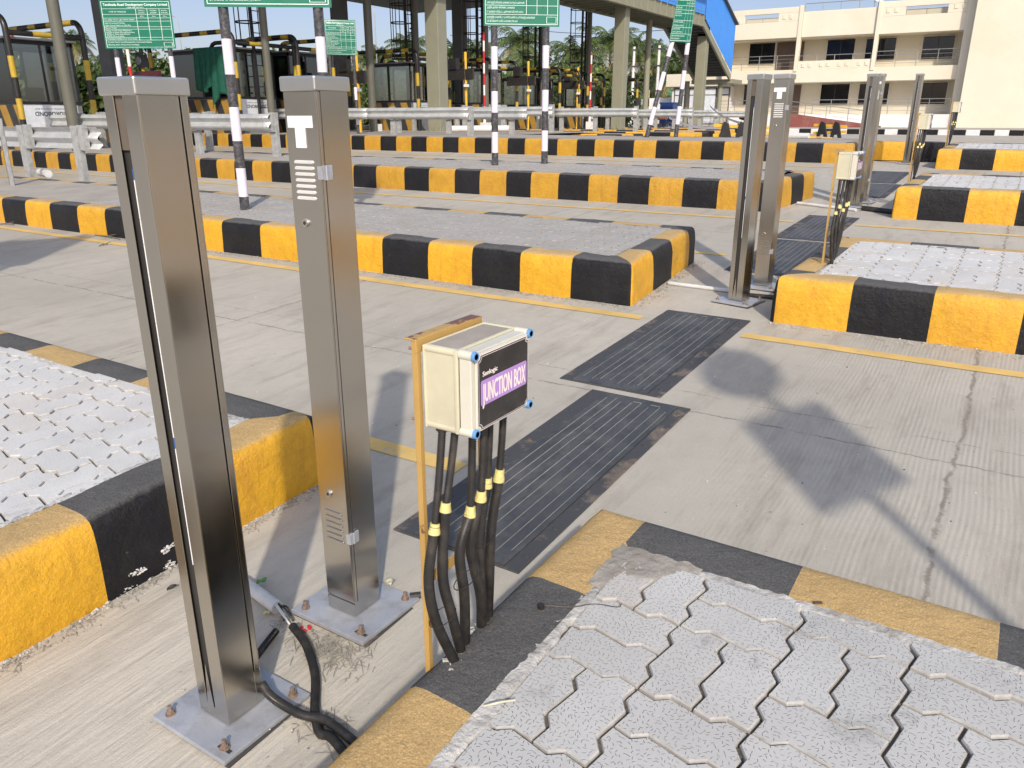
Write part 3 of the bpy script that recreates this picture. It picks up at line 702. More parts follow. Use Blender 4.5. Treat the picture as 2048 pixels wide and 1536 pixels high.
# ------------------------------------------------------------------ steel posts
PH = 1.52
def post(kind, X, Y, label, rz=0, W=.112, D=.112, px=.0, py=.0, pw=.285, pd=.275):
    t = thing('steel_post', label, 'steel post', (X, Y, gz(Y)), rz, 'stainless steel sensor posts at the lane ends')
    hw, hd = W / 2, D / 2
    zb = .022
    m = MB(); m.box((-pw / 2 + px, -pd / 2 + py, .004), (pw / 2 + px, pd / 2 + py, .018)); pl = m.build('base_plate', 'plate', t, bevel=.002)
    m = MB(); m.box((-pw / 2 + px + .004, -pd / 2 + py + .006, -.01), (pw / 2 + px + .006, pd / 2 + py + .004, .004)); m.build('grout_plate', 'rust', pl)
    for i, (sx, sy) in enumerate(((-1, -1), (1, -1), (1, 1), (-1, 1))):
        bx = px + sx * (pw / 2 - .034); by = py + sy * (pd / 2 - .03)
        m = MB(); m.tube([(bx, by, .018), (bx, by, .021)], .013, 14); m.tube([(bx, by, .021), (bx, by, .030)], [.0095, .0095], 6); m.tube([(bx, by, .030), (bx, by, .044 if i < 3 else .036)], .0055, 8)
        m.build('bolt', 'bolt', pl)
        m = MB(); m.cbox((bx + .002, by - .002, .0183), (.044 if i == 1 else .018, .011, .0008)); m.build('slot', 'steel_dark', pl)
    zt = PH; th = .0025
    if kind == 'slot':
        # C-shaped sheet body open on the front face (-Y) through a tall slot
        s0, s1 = -.022, .008
        m = MB()
        m.box((-hw, -hd, zb), (s0, -hd + th, zt)); m.box((s1, -hd, zb), (hw, -hd + th, zt))          # front flanges
        m.box((-hw, -hd + th, zb), (-hw + th, hd, zt)); m.box((-hw + th, hd - th, zb), (hw, hd, zt))  # left, back
        m.box((hw - th, -hd + th, zb), (hw, hd - .021, zt)); m.box((hw - th, hd - .017, zb + .10), (hw, hd - th, zt))
        m.box((hw - th, hd - .021, zb), (hw, hd - th, zb + .097))
        m.box((s0, -hd + .0005, zb), (s1, -hd + th, zb + .03))
        m.build('body', 'steel', t, bevel=.0012)
        m = MB(); m.box((-hw + .004, -hd + .010, zb + .01), (hw - .006, hd - .006, zt - .01)); m.build('inner_channel', 'steel_dark', t)
        m = MB(); m.box((s0, -hd + .004, zt - .105), (s1, -hd + .0075, zt - .002)); m.build('slot_cover', simple('brown slot cover', (.13, .105, .08), .6), t)
        m = MB(); z = zb + .45; q = 0
        while z < zt - .16:
            l = rnd.uniform(.015, .03) if q % 9 == 4 else rnd.uniform(.04, .10); m.box((s1 - .0015, -hd - .0006, z), (s1 + .0006, -hd + .006, z + l), 1 if q % 9 == 4 else 0); z += l + .001; q += 1
        m.build('edge_tape', ['tape', simple('blue print', (.03, .12, .4), .5)], t)
        # lip folded at the lower slot end
        m = MB(); m.add([(s0 + .002, -hd - .0008, zb + .03), (s1 - .002, -hd - .0008, zb + .03), (-.006, -hd - .0008, zb + .16)], [(0, 1, 2)]); m.add([(s0 + .002, -hd, zb + .03), (s1 - .002, -hd, zb + .03), (-.006, -hd, zb + .16)], [(2, 1, 0)]); m.build('slot_gusset', 'steel', t)
    else:
        m = MB(); m.box((-hw, -hd + .004, zb), (hw - .001, hd, zt)); m.box((-hw, -hd - .0, zb), (hw, -hd + .0036, zb + .042))
        m.build('body', 'steel', t, bevel=.0012)
        m = MB(); m.box((-hw + .001, -hd - .0005, zb + .046), (hw, -hd + .0035, zt - .004)); m.box((hw - .0035, -hd + .0035, zb + .046), (hw + .0012, -hd + .013, zt - .004)); d = m.build('door', 'steel', t, bevel=.0012)
        m = MB(); m.box((hw - .0042, -hd + .0132, zb + .046), (hw + .0002, -hd + .0165, zt - .002)); m.build('door_gap', 'steel_dark', t)
        for (za, n_, mt) in ((zt - .170, 7, 'louvre'), (.362, 6, 'steel')):
            for i in range(n_):
                z = za - i * (.0148 if mt == 'louvre' else .0185); m = MB(); xa, xb = -.030, .030
                pts = []
                for s_ in range(9):
                    a = math.pi * s_ / 8; pts.append((xb + math.sin(a) * .0042, z + math.cos(a) * .0042))
                for s_ in range(9):
                    a = math.pi * s_ / 8; pts.append((xa - math.sin(a) * .0042, z - math.cos(a) * .0042))
                n = len(pts); y0 = -hd - .0005
                m.add([(p[0], y0, p[1]) for p in pts] + [(p[0] * .96, y0 - .0035, z + (p[1] - z) * .7 - .0006) for p in pts], [(i_, (i_ + 1) % n, n + (i_ + 1) % n, n + i_) for i_ in range(n)] + [tuple(range(n, 2 * n))])
                m.build('louvre', mt, d, smooth=False)
        for z in (zt - .322, .420):
            m = MB(); m.tube([(-.012, -hd - .0005, z), (-.012, -hd - .006, z)], [.0115, .0100], 20); m.build('lock', 'steel_cap', d, smooth=True, auto=40)
            m = MB(); m.tube([(-.012, -hd - .0062, z), (-.012, -hd - .0068, z)], .005, 14); m.build('keyhole', 'steel_dark', d)
        for z in (zt - .195, .288):
            m = MB(); m.box((hw + .0014, -hd + .004, z - .018), (hw + .006, -hd + .034, z + .018)); m.tube([(hw + .0045, -hd + .014, z - .018), (hw + .0045, -hd + .014, z + .018)], .0042, 10)
            m.box((hw - .010, -hd - .003, z - .016), (hw + .006, -hd + .004, z + .016)); m.build('hinge', 'plate', t, bevel=.0008)
        m = MB(); fy = -hd - .0014
        m.box((-.047, fy, zt - .088), (.040, fy + .0007, zt - .060)); m.box((-.022, fy - .0008, zt - .136), (.014, fy + .0001, zt - .085)); m.build('paper_tape', 'tape', d)
    m = MB(); c = .0055; m.box((-hw - c, -hd - c, zt - .003), (hw + c, hd + c, zt + .032)); m.build('cap', 'steel_cap', t, bevel=.0045, seg=3)
    return t
post('slot', -1.509, 1.003, 'nearest stainless steel post, tall and slotted, bolted to a zinc plate at lower left', py=-.0, pw=.282, pd=.278)
post('door', -1.532, 1.488, 'louvred steel post with lock and white T tape, right behind the nearest slotted post', pw=.298, pd=.262, px=.005)
post('slot', -1.60, 5.60, 'slotted steel post of the second pair, in front of its louvred twin', R_(-12))
post('door', -1.57, 6.12, 'louvred steel post of the second pair with a white T tape, behind the slotted one', R_(-6))
post('slot', -1.70, 10.68, 'slotted steel post of the third pair, behind the second junction box', R_(-10))
post('door', -1.70, 11.12, 'louvred steel post of the third pair, half hidden by its slotted twin', R_(-6))
post('slot', -1.86, 16.5, 'farthest steel post, single slim and slotted, before the yellow kerb end', R_(-8))

# ------------------------------------------------------------------ junction boxes
def corr_tube(mb, pts, r, pitch=.0042, n=12, mi=0):
    """smooth path with corrugation rings"""
    P = [Vector(p) for p in pts]; Q = []
    def cr(a, b, c, d, t): return .5 * ((2 * b) + (c - a) * t + (2 * a - 5 * b + 4 * c - d) * t * t + (3 * b - a - 3 * c + d) * t ** 3)
    ext = [P[0] * 2 - P[1]] + P + [P[-1] * 2 - P[-2]]; dense = []
    for i in range(len(P) - 1):
        for k in range(30): dense.append(cr(ext[i], ext[i + 1], ext[i + 2], ext[i + 3], k / 30))
    dense.append(P[-1]); L = 0; out = [dense[0]]; acc = 0; rr = [r]
    step = pitch / 2; want = step; q = 1
    for i in range(1, len(dense)):
        a, b = dense[i - 1], dense[i]; l = (b - a).length
        while acc + l >= want and l > 1e-9:
            t = (want - acc) / l; out.append(a.lerp(b, t)); rr.append(r if q % 2 == 0 else r * .76); q += 1; want += step
        acc += l
    mb.tube(out, rr, n, mi)
def junction_box(X, Y, h, label, near=False):
    t = thing('junction_box', label, 'junction box', (X, Y, gz(Y) + h), 0, 'junction boxes on yellow stands at the island ends')
    H = .752; W = .226
    m = MB(); a = .013
    for y in (0, W):
        s_ = 1 if y == 0 else -1
        m.box((-.003, y, -.06), (.0005, y + s_ * a, H)) if s_ > 0 else m.box((-.003, y - a, -.06), (.0005, y, H))
        m.box((-a, min(y, y + s_ * .003), -.06), (-.003, max(y, y + s_ * .003), H))
    m.build('leg', 'frame_y', t, bevel=.001)
    m = MB(); m.box((-.030, -.002, H), (-.003, W + .002, H + .004)); m.box((-.003, -.002, H - .024), (.001, W + .002, H + .004)); m.build('top_bar', 'frame_y', t, bevel=.0015)
    m = MB(); m.box((-.006, .018, .19), (-.002, W - .018, .215)); m.build('cross_bar', 'frame_y', t)
    y0, y1, z0, z1 = .012, .226, .572, .742; xb, xs, xf = .006, .092, .128
    m = MB(); m.box((xb, y0, z0), (xs, y1, z1)); m.box((xb, y0 - .003, z0 - .003), (xb + .006, y1 + .003, z1 + .003)); m.box((xs - .010, y0 - .0025, z0 - .0025), (xs, y1 + .0025, z1 + .0025))
    e = m.build('enclosure', 'cream', t, bevel=.004, seg=3)
    for (yy, zz) in ((y0 + .006, z1 - .005), (y0 + .006, z0 + .005), (y1 - .006, z1 - .005), (y1 - .006, z0 + .005)):
        b = MB(); b.tube([(xb + .004, yy, zz), (xs - .004, yy, zz)], .0085, 14); b.build('corner_pillar', 'cream', e, smooth=True, auto=50)
        b = MB(); b.tube([(xs + .002, yy, zz), (xf - .001, yy, zz)], .0095, 16); b.build('lid_corner', 'creamlid', e, smooth=True, auto=50)
        b = MB(); b.tube([(xf - .003, yy, zz), (xf + .004, yy, zz)], [.0100, .0092], 18, 0); b.tube([(xf + .004, yy, zz), (xf + .0025, yy, zz)], [.0062, .003], 14, 0); b.build('screw_cap', 'bluecap', e, smooth=True, auto=40)
    m = MB(); m.box((xb + .008, y0 + .012, z1 + .0002), (xs - .012, y1 - .012, z1 + .0012)); m.build('dust_layer', 'dustgrey', e)
    m = MB(); m.box((xs + .0015, y0 + .001, z0 + .001), (xf - .006, y1 - .001, z1 - .001)); m.box((xf - .006, y0 + .012, z0 + .004), (xf - .001, y1 - .012, z1 - .004)); lid = m.build('lid', 'creamlid', t, bevel=.003, seg=3)
    # label with notched corners
    c = .010; lx = xf - .0004; a0, a1, b0, b1 = y0 + .014, y1 - .011, z0 + .007, z1 - .007
    def notch(q, ins):
        u0, u1, v0, v1 = a0 + ins, a1 - ins, b0 + ins, b1 - ins; P = []
        for (cx, cy, st) in ((u0, v0, 90), (u1, v0, 180), (u1, v1, 270), (u0, v1, 0)):
            for k in range(6): an = R_(st - 90 * k / 5); P.append((lx + q, cx + c * math.cos(an), cy + c * math.sin(an)))
        return P
    for nm, ins, q, mt in (('label_rim', -.0005, .0001, 'pinkwhite'), ('label', .0012, .0005, 'labelblack')):
        P = notch(q, ins); m = MB(); n = len(P); m.add(P, [tuple(range(n))]); m.build(nm, mt, lid)
    P0 = notch(.0009, .0035); P1 = notch(.0009, .0045); m = MB(); n = len(P0); m.add(P0 + P1, [(i, (i + 1) % n, n + (i + 1) % n, n + i) for i in range(n)]); m.build('label_rim', 'pinkwhite', lid)
    m = MB(); pr = []; u0, u1, v0, v1 = a0 + .010, a1 - .008, b0 + .050, b0 + .103; r = .006
    for (cx, cy, st) in ((u0 + r, v0 + r, 180), (u1 - r, v0 + r, 270), (u1 - r, v1 - r, 0), (u0 + r, v1 - r, 90)):
        for k in range(6): an = R_(st + 90 * k / 5); pr.append((lx + .0009, cx + r * math.cos(an), cy + r * math.sin(an)))
    m.add(pr, [tuple(range(len(pr)))]); m.build('label_strip', 'purple', lid)
    m = MB(); put_text(m, 'JUNCTION BOX', u0 + .005, v0 + .0065, .0395, lambda u, v, q: (lx + .0013 + q, u, v), width=u1 - u0 - .012, bold=.0013); put_text(m, 'Senlogic', a0 + .016, v1 + .008, .010, lambda u, v, q: (lx + .0013 + q, u, v), width=.052, bold=.0006); m.keepn = True; m.build('lettering', 'pinkwhite', lid)
    if near:
        for zz in (z1 - .007, z0 + .012):
            b = MB(); b.tube([(-.01, .008, zz), (-.022, .002, zz)], .0032, 8); b.build('bolt', 'bolt', t)
    # six conduits
    spec = [((.036, .030), [(.040, -.012, .42), (.036, -.034, .24), (.040, -.020, .13)], (.052, .030)),
            ((.058, .046), [(.054, .006, .42), (.050, -.004, .24), (.052, .020, .13)], (.045, .064)),
            ((.070, .088), [(.068, .076, .42), (.064, .040, .28), (.062, .056, .16)], (.036, .090)),
            ((.084, .110), [(.080, .100, .42), (.066, .078, .28), (.058, .124, .12)], (.030, .165)),
            ((.066, .160), [(.062, .150, .46), (.056, .128, .28), (.050, .138, .14)], (.026, .188)),
            ((.084, .186), [(.080, .170, .46), (.068, .156, .28), (.056, .164, .14)], (.022, .206))]
    for i, (a_, mid, b_) in enumerate(spec):
        mb = MB(); zt = .36 if i < 4 else .40; zt += (.03 if i in (1, 3) else 0)
        top = Vector((a_[0], a_[1], z0 + .002)); pm = Vector(mid[0]); pm.z = zt
        corr_tube(mb, [top, top.lerp(pm, .5) + Vector((0, .002, 0)), pm, ], .0092 if near else .0095, n=12 if near else 8, pitch=.0056 if near else .012)
        corr_tube(mb, [pm, Vector(mid[1]), Vector(mid[2]), Vector((b_[0], b_[1], -.01))], .0122, n=12 if near else 8, pitch=.0064 if near else .012)
        o = mb.build('conduit', 'tube', t, smooth=True)
        b = MB(); b.tube([top + Vector((0, 0, -.001)), top + Vector((0, 0, -.012))], .014, 8); b.build('gland', 'tube', o)
        d = (Vector(mid[1]) - top).normalized(); b = MB(); k = 8
        k2 = rnd.uniform(-.012, .010); pm = pm + d * k2; b.tube([pm - d * rnd.uniform(.010, .018), pm - d * .008, pm - d * .003, pm + d * .006, pm + d * rnd.uniform(.009, .013)], [.0104, .0108, .0112, .0132, .0130], 12); b.build('tape_wrap', 'ytape', o, smooth=True, auto=30)
    if near:
        for (cx, cy, cz, rx, ry) in ((.046, -.004, .135, .026, .034), (.064, .06, .20, .022, .034), (.060, .142, .26, .020, .030)):
            b = MB(); b.tube([(cx + rx * math.cos(a), cy + ry * math.sin(a), cz + .010 * math.sin(a + .6)) for a in [i * math.pi / 10 for i in range(21)]], .0012, 5, cap=False); b.build('tie_wire', 'wire', t)
        b = MB(); rr = random.Random(3)
        for i in range(90):
            tt = rr.random(); x = .052 - .03 * tt + rr.uniform(-.02, .02); y = .005 + .215 * tt + rr.uniform(-.018, .018); s_ = rr.uniform(.003, .008)
            b.cbox((x, y, .001), (s_ * 1.6, s_, s_ * .6), 0, Matrix.Rotation(rr.random() * 3, 4, 'Z') @ Matrix.Rotation(rr.uniform(-.5, .5), 4, 'X'))
        b.build('mortar_collar', 'mortar', t)
    return t
junction_box(-.950, 1.140, .302, 'nearest cream junction box with a black and mauve lettered lid on a rusty yellow stand', True)
junction_box(-1.065, 5.70, .312, 'cream junction box on the second right-hand island, before the third steel post pair')
junction_box(-1.16, 10.80, .352, 'cream junction box on the third right-hand island beside the farthest slim steel post')
junction_box(-1.285, 16.75, .332, 'smallest and farthest cream junction box, against the blank cream wall')

# ------------------------------------------------------------------ loose conduits, pipes and litter
def smooth_path(P, k=14):
    P = [Vector(p) for p in P]; e = [P[0] * 2 - P[1]] + P + [P[-1] * 2 - P[-2]]; out = []
    for i in range(len(P) - 1):
        a, b, c, d = e[i:i + 4]
        for j in range(k):
            t = j / k; out.append(.5 * ((2 * b) + (c - a) * t + (2 * a - 5 * b + 4 * c - d) * t * t + (3 * b - a - 3 * c + d) * t ** 3))
    return out + [P[-1]]
def gp(x, y, z=.0): p = onG(x, y, z); return (p.x, p.y, gz(p.y) + z)
mb = MB(); corr_tube(mb, [gp(524, 1368, .06), gp(545, 1395, .04), gp(600, 1428, .03), gp(655, 1443, .028), (-1.10, 1.06, .075), (-.98, 1.02, .08)], .0125, .0066, 14)
tag(mb.build('conduit', 'tube', smooth=True), 'black corrugated conduit running from the nearest steel post to the yellow kerb', 'conduit')
mb = MB(); corr_tube(mb, [gp(585, 1252, .03), gp(612, 1290, .022), gp(630, 1350, .016), gp(630, 1420, .014), gp(640, 1465, .015), gp(668, 1480, .02), (-1.0, .99, .06)], .0125, .0052, 14)
tag(mb.build('conduit', 'tube', smooth=True), 'black corrugated conduit curving down between the two nearest base plates under the other conduit', 'conduit')
mb = MB(); corr_tube(mb, [gp(500, 1330, .05), gp(530, 1290, .02), gp(552, 1262, .018)], .011, .0052, 12)
tag(mb.build('conduit', 'tube', smooth=True), 'short black conduit stub behind the nearest steel post', 'conduit')
mb = MB(); mb.tube([gp(480, 1160, .03), gp(555, 1215, .028)], .021, 14)
o = tag(mb.build('pipe', 'tubeg', smooth=True, auto=50), 'grey plastic pipe with a frayed end lying between the two nearest posts', 'pipe')
m = MB(); rr = random.Random(11)
for i in range(6):
    p = Vector(gp(553 + rr.uniform(-6, 6), 1208 + rr.uniform(-8, 8), .035)); q = Vector(gp(578 + rr.uniform(-10, 10), 1245 + rr.uniform(-14, 10), .012)); m.tube(smooth_path([p, p.lerp(q, .5) + Vector((rr.uniform(-.01, .01), rr.uniform(-.01, .01), .015)), q], 5), .0032, 6, i % 2)
m.build('loose_wire', ['tube', 'tubeg'], o, smooth=True)
# pipe and hose behind the second post pair
for (a, b, r, mt, nm, lb, ct) in (((1337, 566), (1478, 584), .016, 'tubeg', 'pipe', 'pale pipe lying on the lane in front of the second pair of steel posts', 'pipe'),
                               ((1478, 588), (1560, 596), .016, 'tube', 'conduit', 'black conduit between the second pair of steel posts and the right-hand kerb', 'conduit'),
                               ((1595, 406), (1712, 420), .02, 'tubeg', 'pipe', 'pale pipe on the lane in front of the third pair of steel posts', 'pipe'),
                               ((1725, 416), (1790, 424), .03, 'tube', 'conduit', 'black conduit by the third pair of steel posts', 'conduit')):
    mb = MB(); mb.tube([gp(*a, r), gp(*b, r)], r, 10); tag(mb.build(nm, mt, smooth=True, auto=50), lb, ct)
# small litter
def leafcard(px, py, sx, sy, rz, mt, label, cat, name, z=.012, tilt=.2):
    p = onG(px, py, 0); m = MB(); n = 5; vs = []
    for j in range(n + 1):
        for i in range(n + 1):
            u = i / n - .5; v = j / n - .5; vs.append(Vector((u * sx, v * sy, .006 * math.sin(u * 4 + px) * math.cos(v * 5) + u * tilt * sx)))
    m.add(vs, [(j * (n + 1) + i, j * (n + 1) + i + 1, (j + 1) * (n + 1) + i + 1, (j + 1) * (n + 1) + i) for j in range(n) for i in range(n)])
    o = m.build(name, mt, smooth=True); s_ = o.modifiers.new('s', 'SOLIDIFY'); s_.thickness = .0006; o.location = (p.x, p.y, gz(p.y) + z); o.rotation_euler = (0, 0, rz); return tag(o, label, cat)
leafcard(525, 1177, .030, .022, .5, 'litter_g', 'crumpled green wrapper above the grey pipe', 'wrapper', 'wrapper', .03)
leafcard(778, 1176, .034, .030, .2, 'cream', 'torn cream scrap of paper on the louvred post base plate', 'paper scrap', 'paper_scrap', .026)
leafcard(533, 1232, .020, .010, .9, 'ytape', 'tiny yellow tape scrap beside the pipe end', 'tape scrap', 'tape_scrap', .012)
leafcard(344, 1180, .030, .012, 1.2, 'labelblack', 'dark rag scrap at the foot of the left black kerb', 'rag', 'rag', .012)
m = MB(); p = onG(612, 1262, 0)
for i in range(7):
    m.cbox((p.x + rnd.uniform(-.02, .02), p.y + rnd.uniform(-.015, .015), gz(p.y) + .006), (.010, .008, .006), 0, Matrix.Rotation(rnd.random() * 3, 4, 'Z'))
tag(m.build('wrapper', 'red', bevel=.002), 'small red wrapper bits by the base plate corner', 'wrapper')
m = MB(); p = onG(830, 1198, 0); m.tube([(p.x - .012, p.y - .01, p.z + .012), (p.x + .014, p.y + .012, p.z + .014)], .011, 8); tag(m.build('pipe_plug', 'tube'), 'small black plug at the right corner of the louvred post base plate', 'plug')
# bolt with wire in the black kerb top
m = MB(); b0 = onG(1082, 1216, .305); m.tube([b0, b0 + Vector((0, 0, .010))], .009, 10); m.tube(smooth_path([b0 + Vector((0, 0, .009)), onG(1140, 1214, .310), onG(1190, 1208, .309), onG(1235, 1214, .308), onG(1243, 1207, .313)], 6), .0013, 5)
tag(m.build('wire', 'wire'), 'thin black wire curling from a bolt head on the black kerb over the pavers', 'wire')
m = MB(); m.tube(smooth_path([onG(968, 1412, .31), onG(985, 1408, .318), onG(1002, 1404, .318), onG(1030, 1400, .308)], 5), .0024, 6); tag(m.build('twig', 'cream'), 'pale broken twig on the paver edge at the island end', 'twig')
m = MB(); a = onG(1636, 1205, .304); m.cbox(a, (.020, .009, .003), 0, Matrix.Rotation(.6, 4, 'Z')); tag(m.build('dead_leaf', 'brown'), 'small dark chip on the yellow kerb top', 'leaf')
# crumbs, gravel and dry straw swept against the kerbs
def crumbs(n, fx, mt, name='gravel', smin=.002, smax=.008, seed=1, flat=.6):
    r = random.Random(seed); m = MB()
    for i in range(n):
        x, y, z = fx(r); s_ = r.uniform(smin, smax) * (.6 + r.random() ** 3)
        Q = Matrix.Rotation(r.random() * 6.3, 4, 'Z') @ Matrix.Rotation(r.uniform(-.6, .6), 4, 'X'); c = Vector((x, y, z + s_ * .25))
        pts = [c + Q @ Vector((a * s_ * r.uniform(.6, 1), b * s_ * r.uniform(.5, .9), g * s_ * flat)) for a, b, g in ((1, 0, 0), (0, 1, 0), (-1, 0, 0), (0, -1, 0), (0, 0, 1), (0, 0, -1))]
        m.add(pts, [(0, 1, 4), (1, 2, 4), (2, 3, 4), (3, 0, 4), (1, 0, 5), (2, 1, 5), (3, 2, 5), (0, 3, 5)])
    o = m.build(name, mt); struct(o, 'stuff'); return o
def near_edge(x0, y0, x1, y1, spread, nx, ny):
    def f(r):
        t = r.random(); d = abs(r.gauss(0, spread)) + .003; x = x0 + (x1 - x0) * t + nx * d; y = y0 + (y1 - y0) * t + ny * d; return x, y, gz(y)
    return f
crumbs(1300, near_edge(-2.235, .3, -2.235, 2.07, .03, 1, 0), 'mortar_grey', seed=2, smin=.001, smax=.006)
crumbs(260, near_edge(-2.235, .3, -2.235, 2.07, .012, 1, 0), 'mortar', seed=3, smax=.010)
crumbs(1400, near_edge(-9, 5.10, -2.25, 5.11, .04, 0, -1), 'mortar_grey', seed=4, smax=.010)
crumbs(600, near_edge(-2.24, 5.1, -2.36, 6.8, .05, 1, 0), 'mortar_grey', seed=5, smax=.012)
crumbs(1000, near_edge(-1.27, 5.19, 3, 5.19, .05, 0, -1), 'mortar', seed=6, smax=.010)
crumbs(500, lambda r: (r.uniform(-1.75, -1.15), r.uniform(.8, 1.9), gz(1.3)), 'mortar', seed=7, smin=.001, smax=.004)
crumbs(900, lambda r: (-4 + r.random() * 6, 2.2 + r.random() * 2.8, gz(0) + 0), 'mortar', seed=8, smin=.0008, smax=.0035) if False else None
def flakes(r):
    while True:
        y = r.uniform(1.12, 1.55); z = r.uniform(.005, .085)
        if mnoise.noise(Vector((y * 14, z * 30, 3))) > .12 + z * 2.5: return -2.2335, y, gz(y) + z
crumbs(330, flakes, 'white_kerb', name='flaking_limewash', seed=12, smin=.003, smax=.009, flat=.25)
def scat(r): y = r.uniform(2.2, 4.9); return r.uniform(-5, 2.5), y, gz(y)
crumbs(350, scat, 'joint', seed=9, smin=.0015, smax=.005); crumbs(350, scat, 'white', seed=10, smin=.001, smax=.004)
def straw(n, f, seed=1, mt='sandline'):
    r = random.Random(seed); m = MB()
    for i in range(n):
        x, y, z = f(r); a = r.random() * 6.28; l = r.uniform(.012, .05); c = Vector((x, y, z + .003)); d = Vector((math.cos(a), math.sin(a), r.uniform(-.1, .25))) * l / 2
        m.tube([c - d, c + Vector((0, 0, r.uniform(.001, .006))), c + d], .0009, 4)
    struct(m.build('dry_straw', mt), 'stuff')
straw(260, lambda r: ((lambda t: (-1.42 + r.gauss(0, .06) - .02, 1.30 + r.gauss(0, .035), gz(1.3)))(0)), 1); straw(70, near_edge(-1.7, 1.345, -1.38, 1.345, .03, 0, -1), 2); straw(60, lambda r: (-1.27 + r.gauss(0, .04), 1.09 + r.gauss(0, .03), gz(1.1)), 3)
straw(300, near_edge(-9, 5.10, -2.25, 5.11, .05, 0, -1), 4); straw(120, near_edge(-1.27, 5.19, 3, 5.19, .07, 0, -1), 5); straw(100, near_edge(-2.235, .6, -2.235, 2.0, .03, 1, 0), 6)
# twigs on the left lane
for i, (a, b, lb) in enumerate((((0, 448), (28, 449), 'dark twig at the left edge of the lane'), ((190, 470), (240, 478), 'forked dead twig lying on the yellow lane line at left'), ((198, 492), (215, 488), 'small knotted twig on the lane below the forked one'))):
    m = MB(); A = onG(*a, .008); B = onG(*b, .01); m.tube(smooth_path([A, A.lerp(B, .5) + Vector((0, 0, .01)), B], 4), .006, 5); m.tube([A.lerp(B, .4), A.lerp(B, .6) + Vector((.03, .06, .03))], .004, 5); tag(m.build('twig', 'bark'), lb, 'twig')

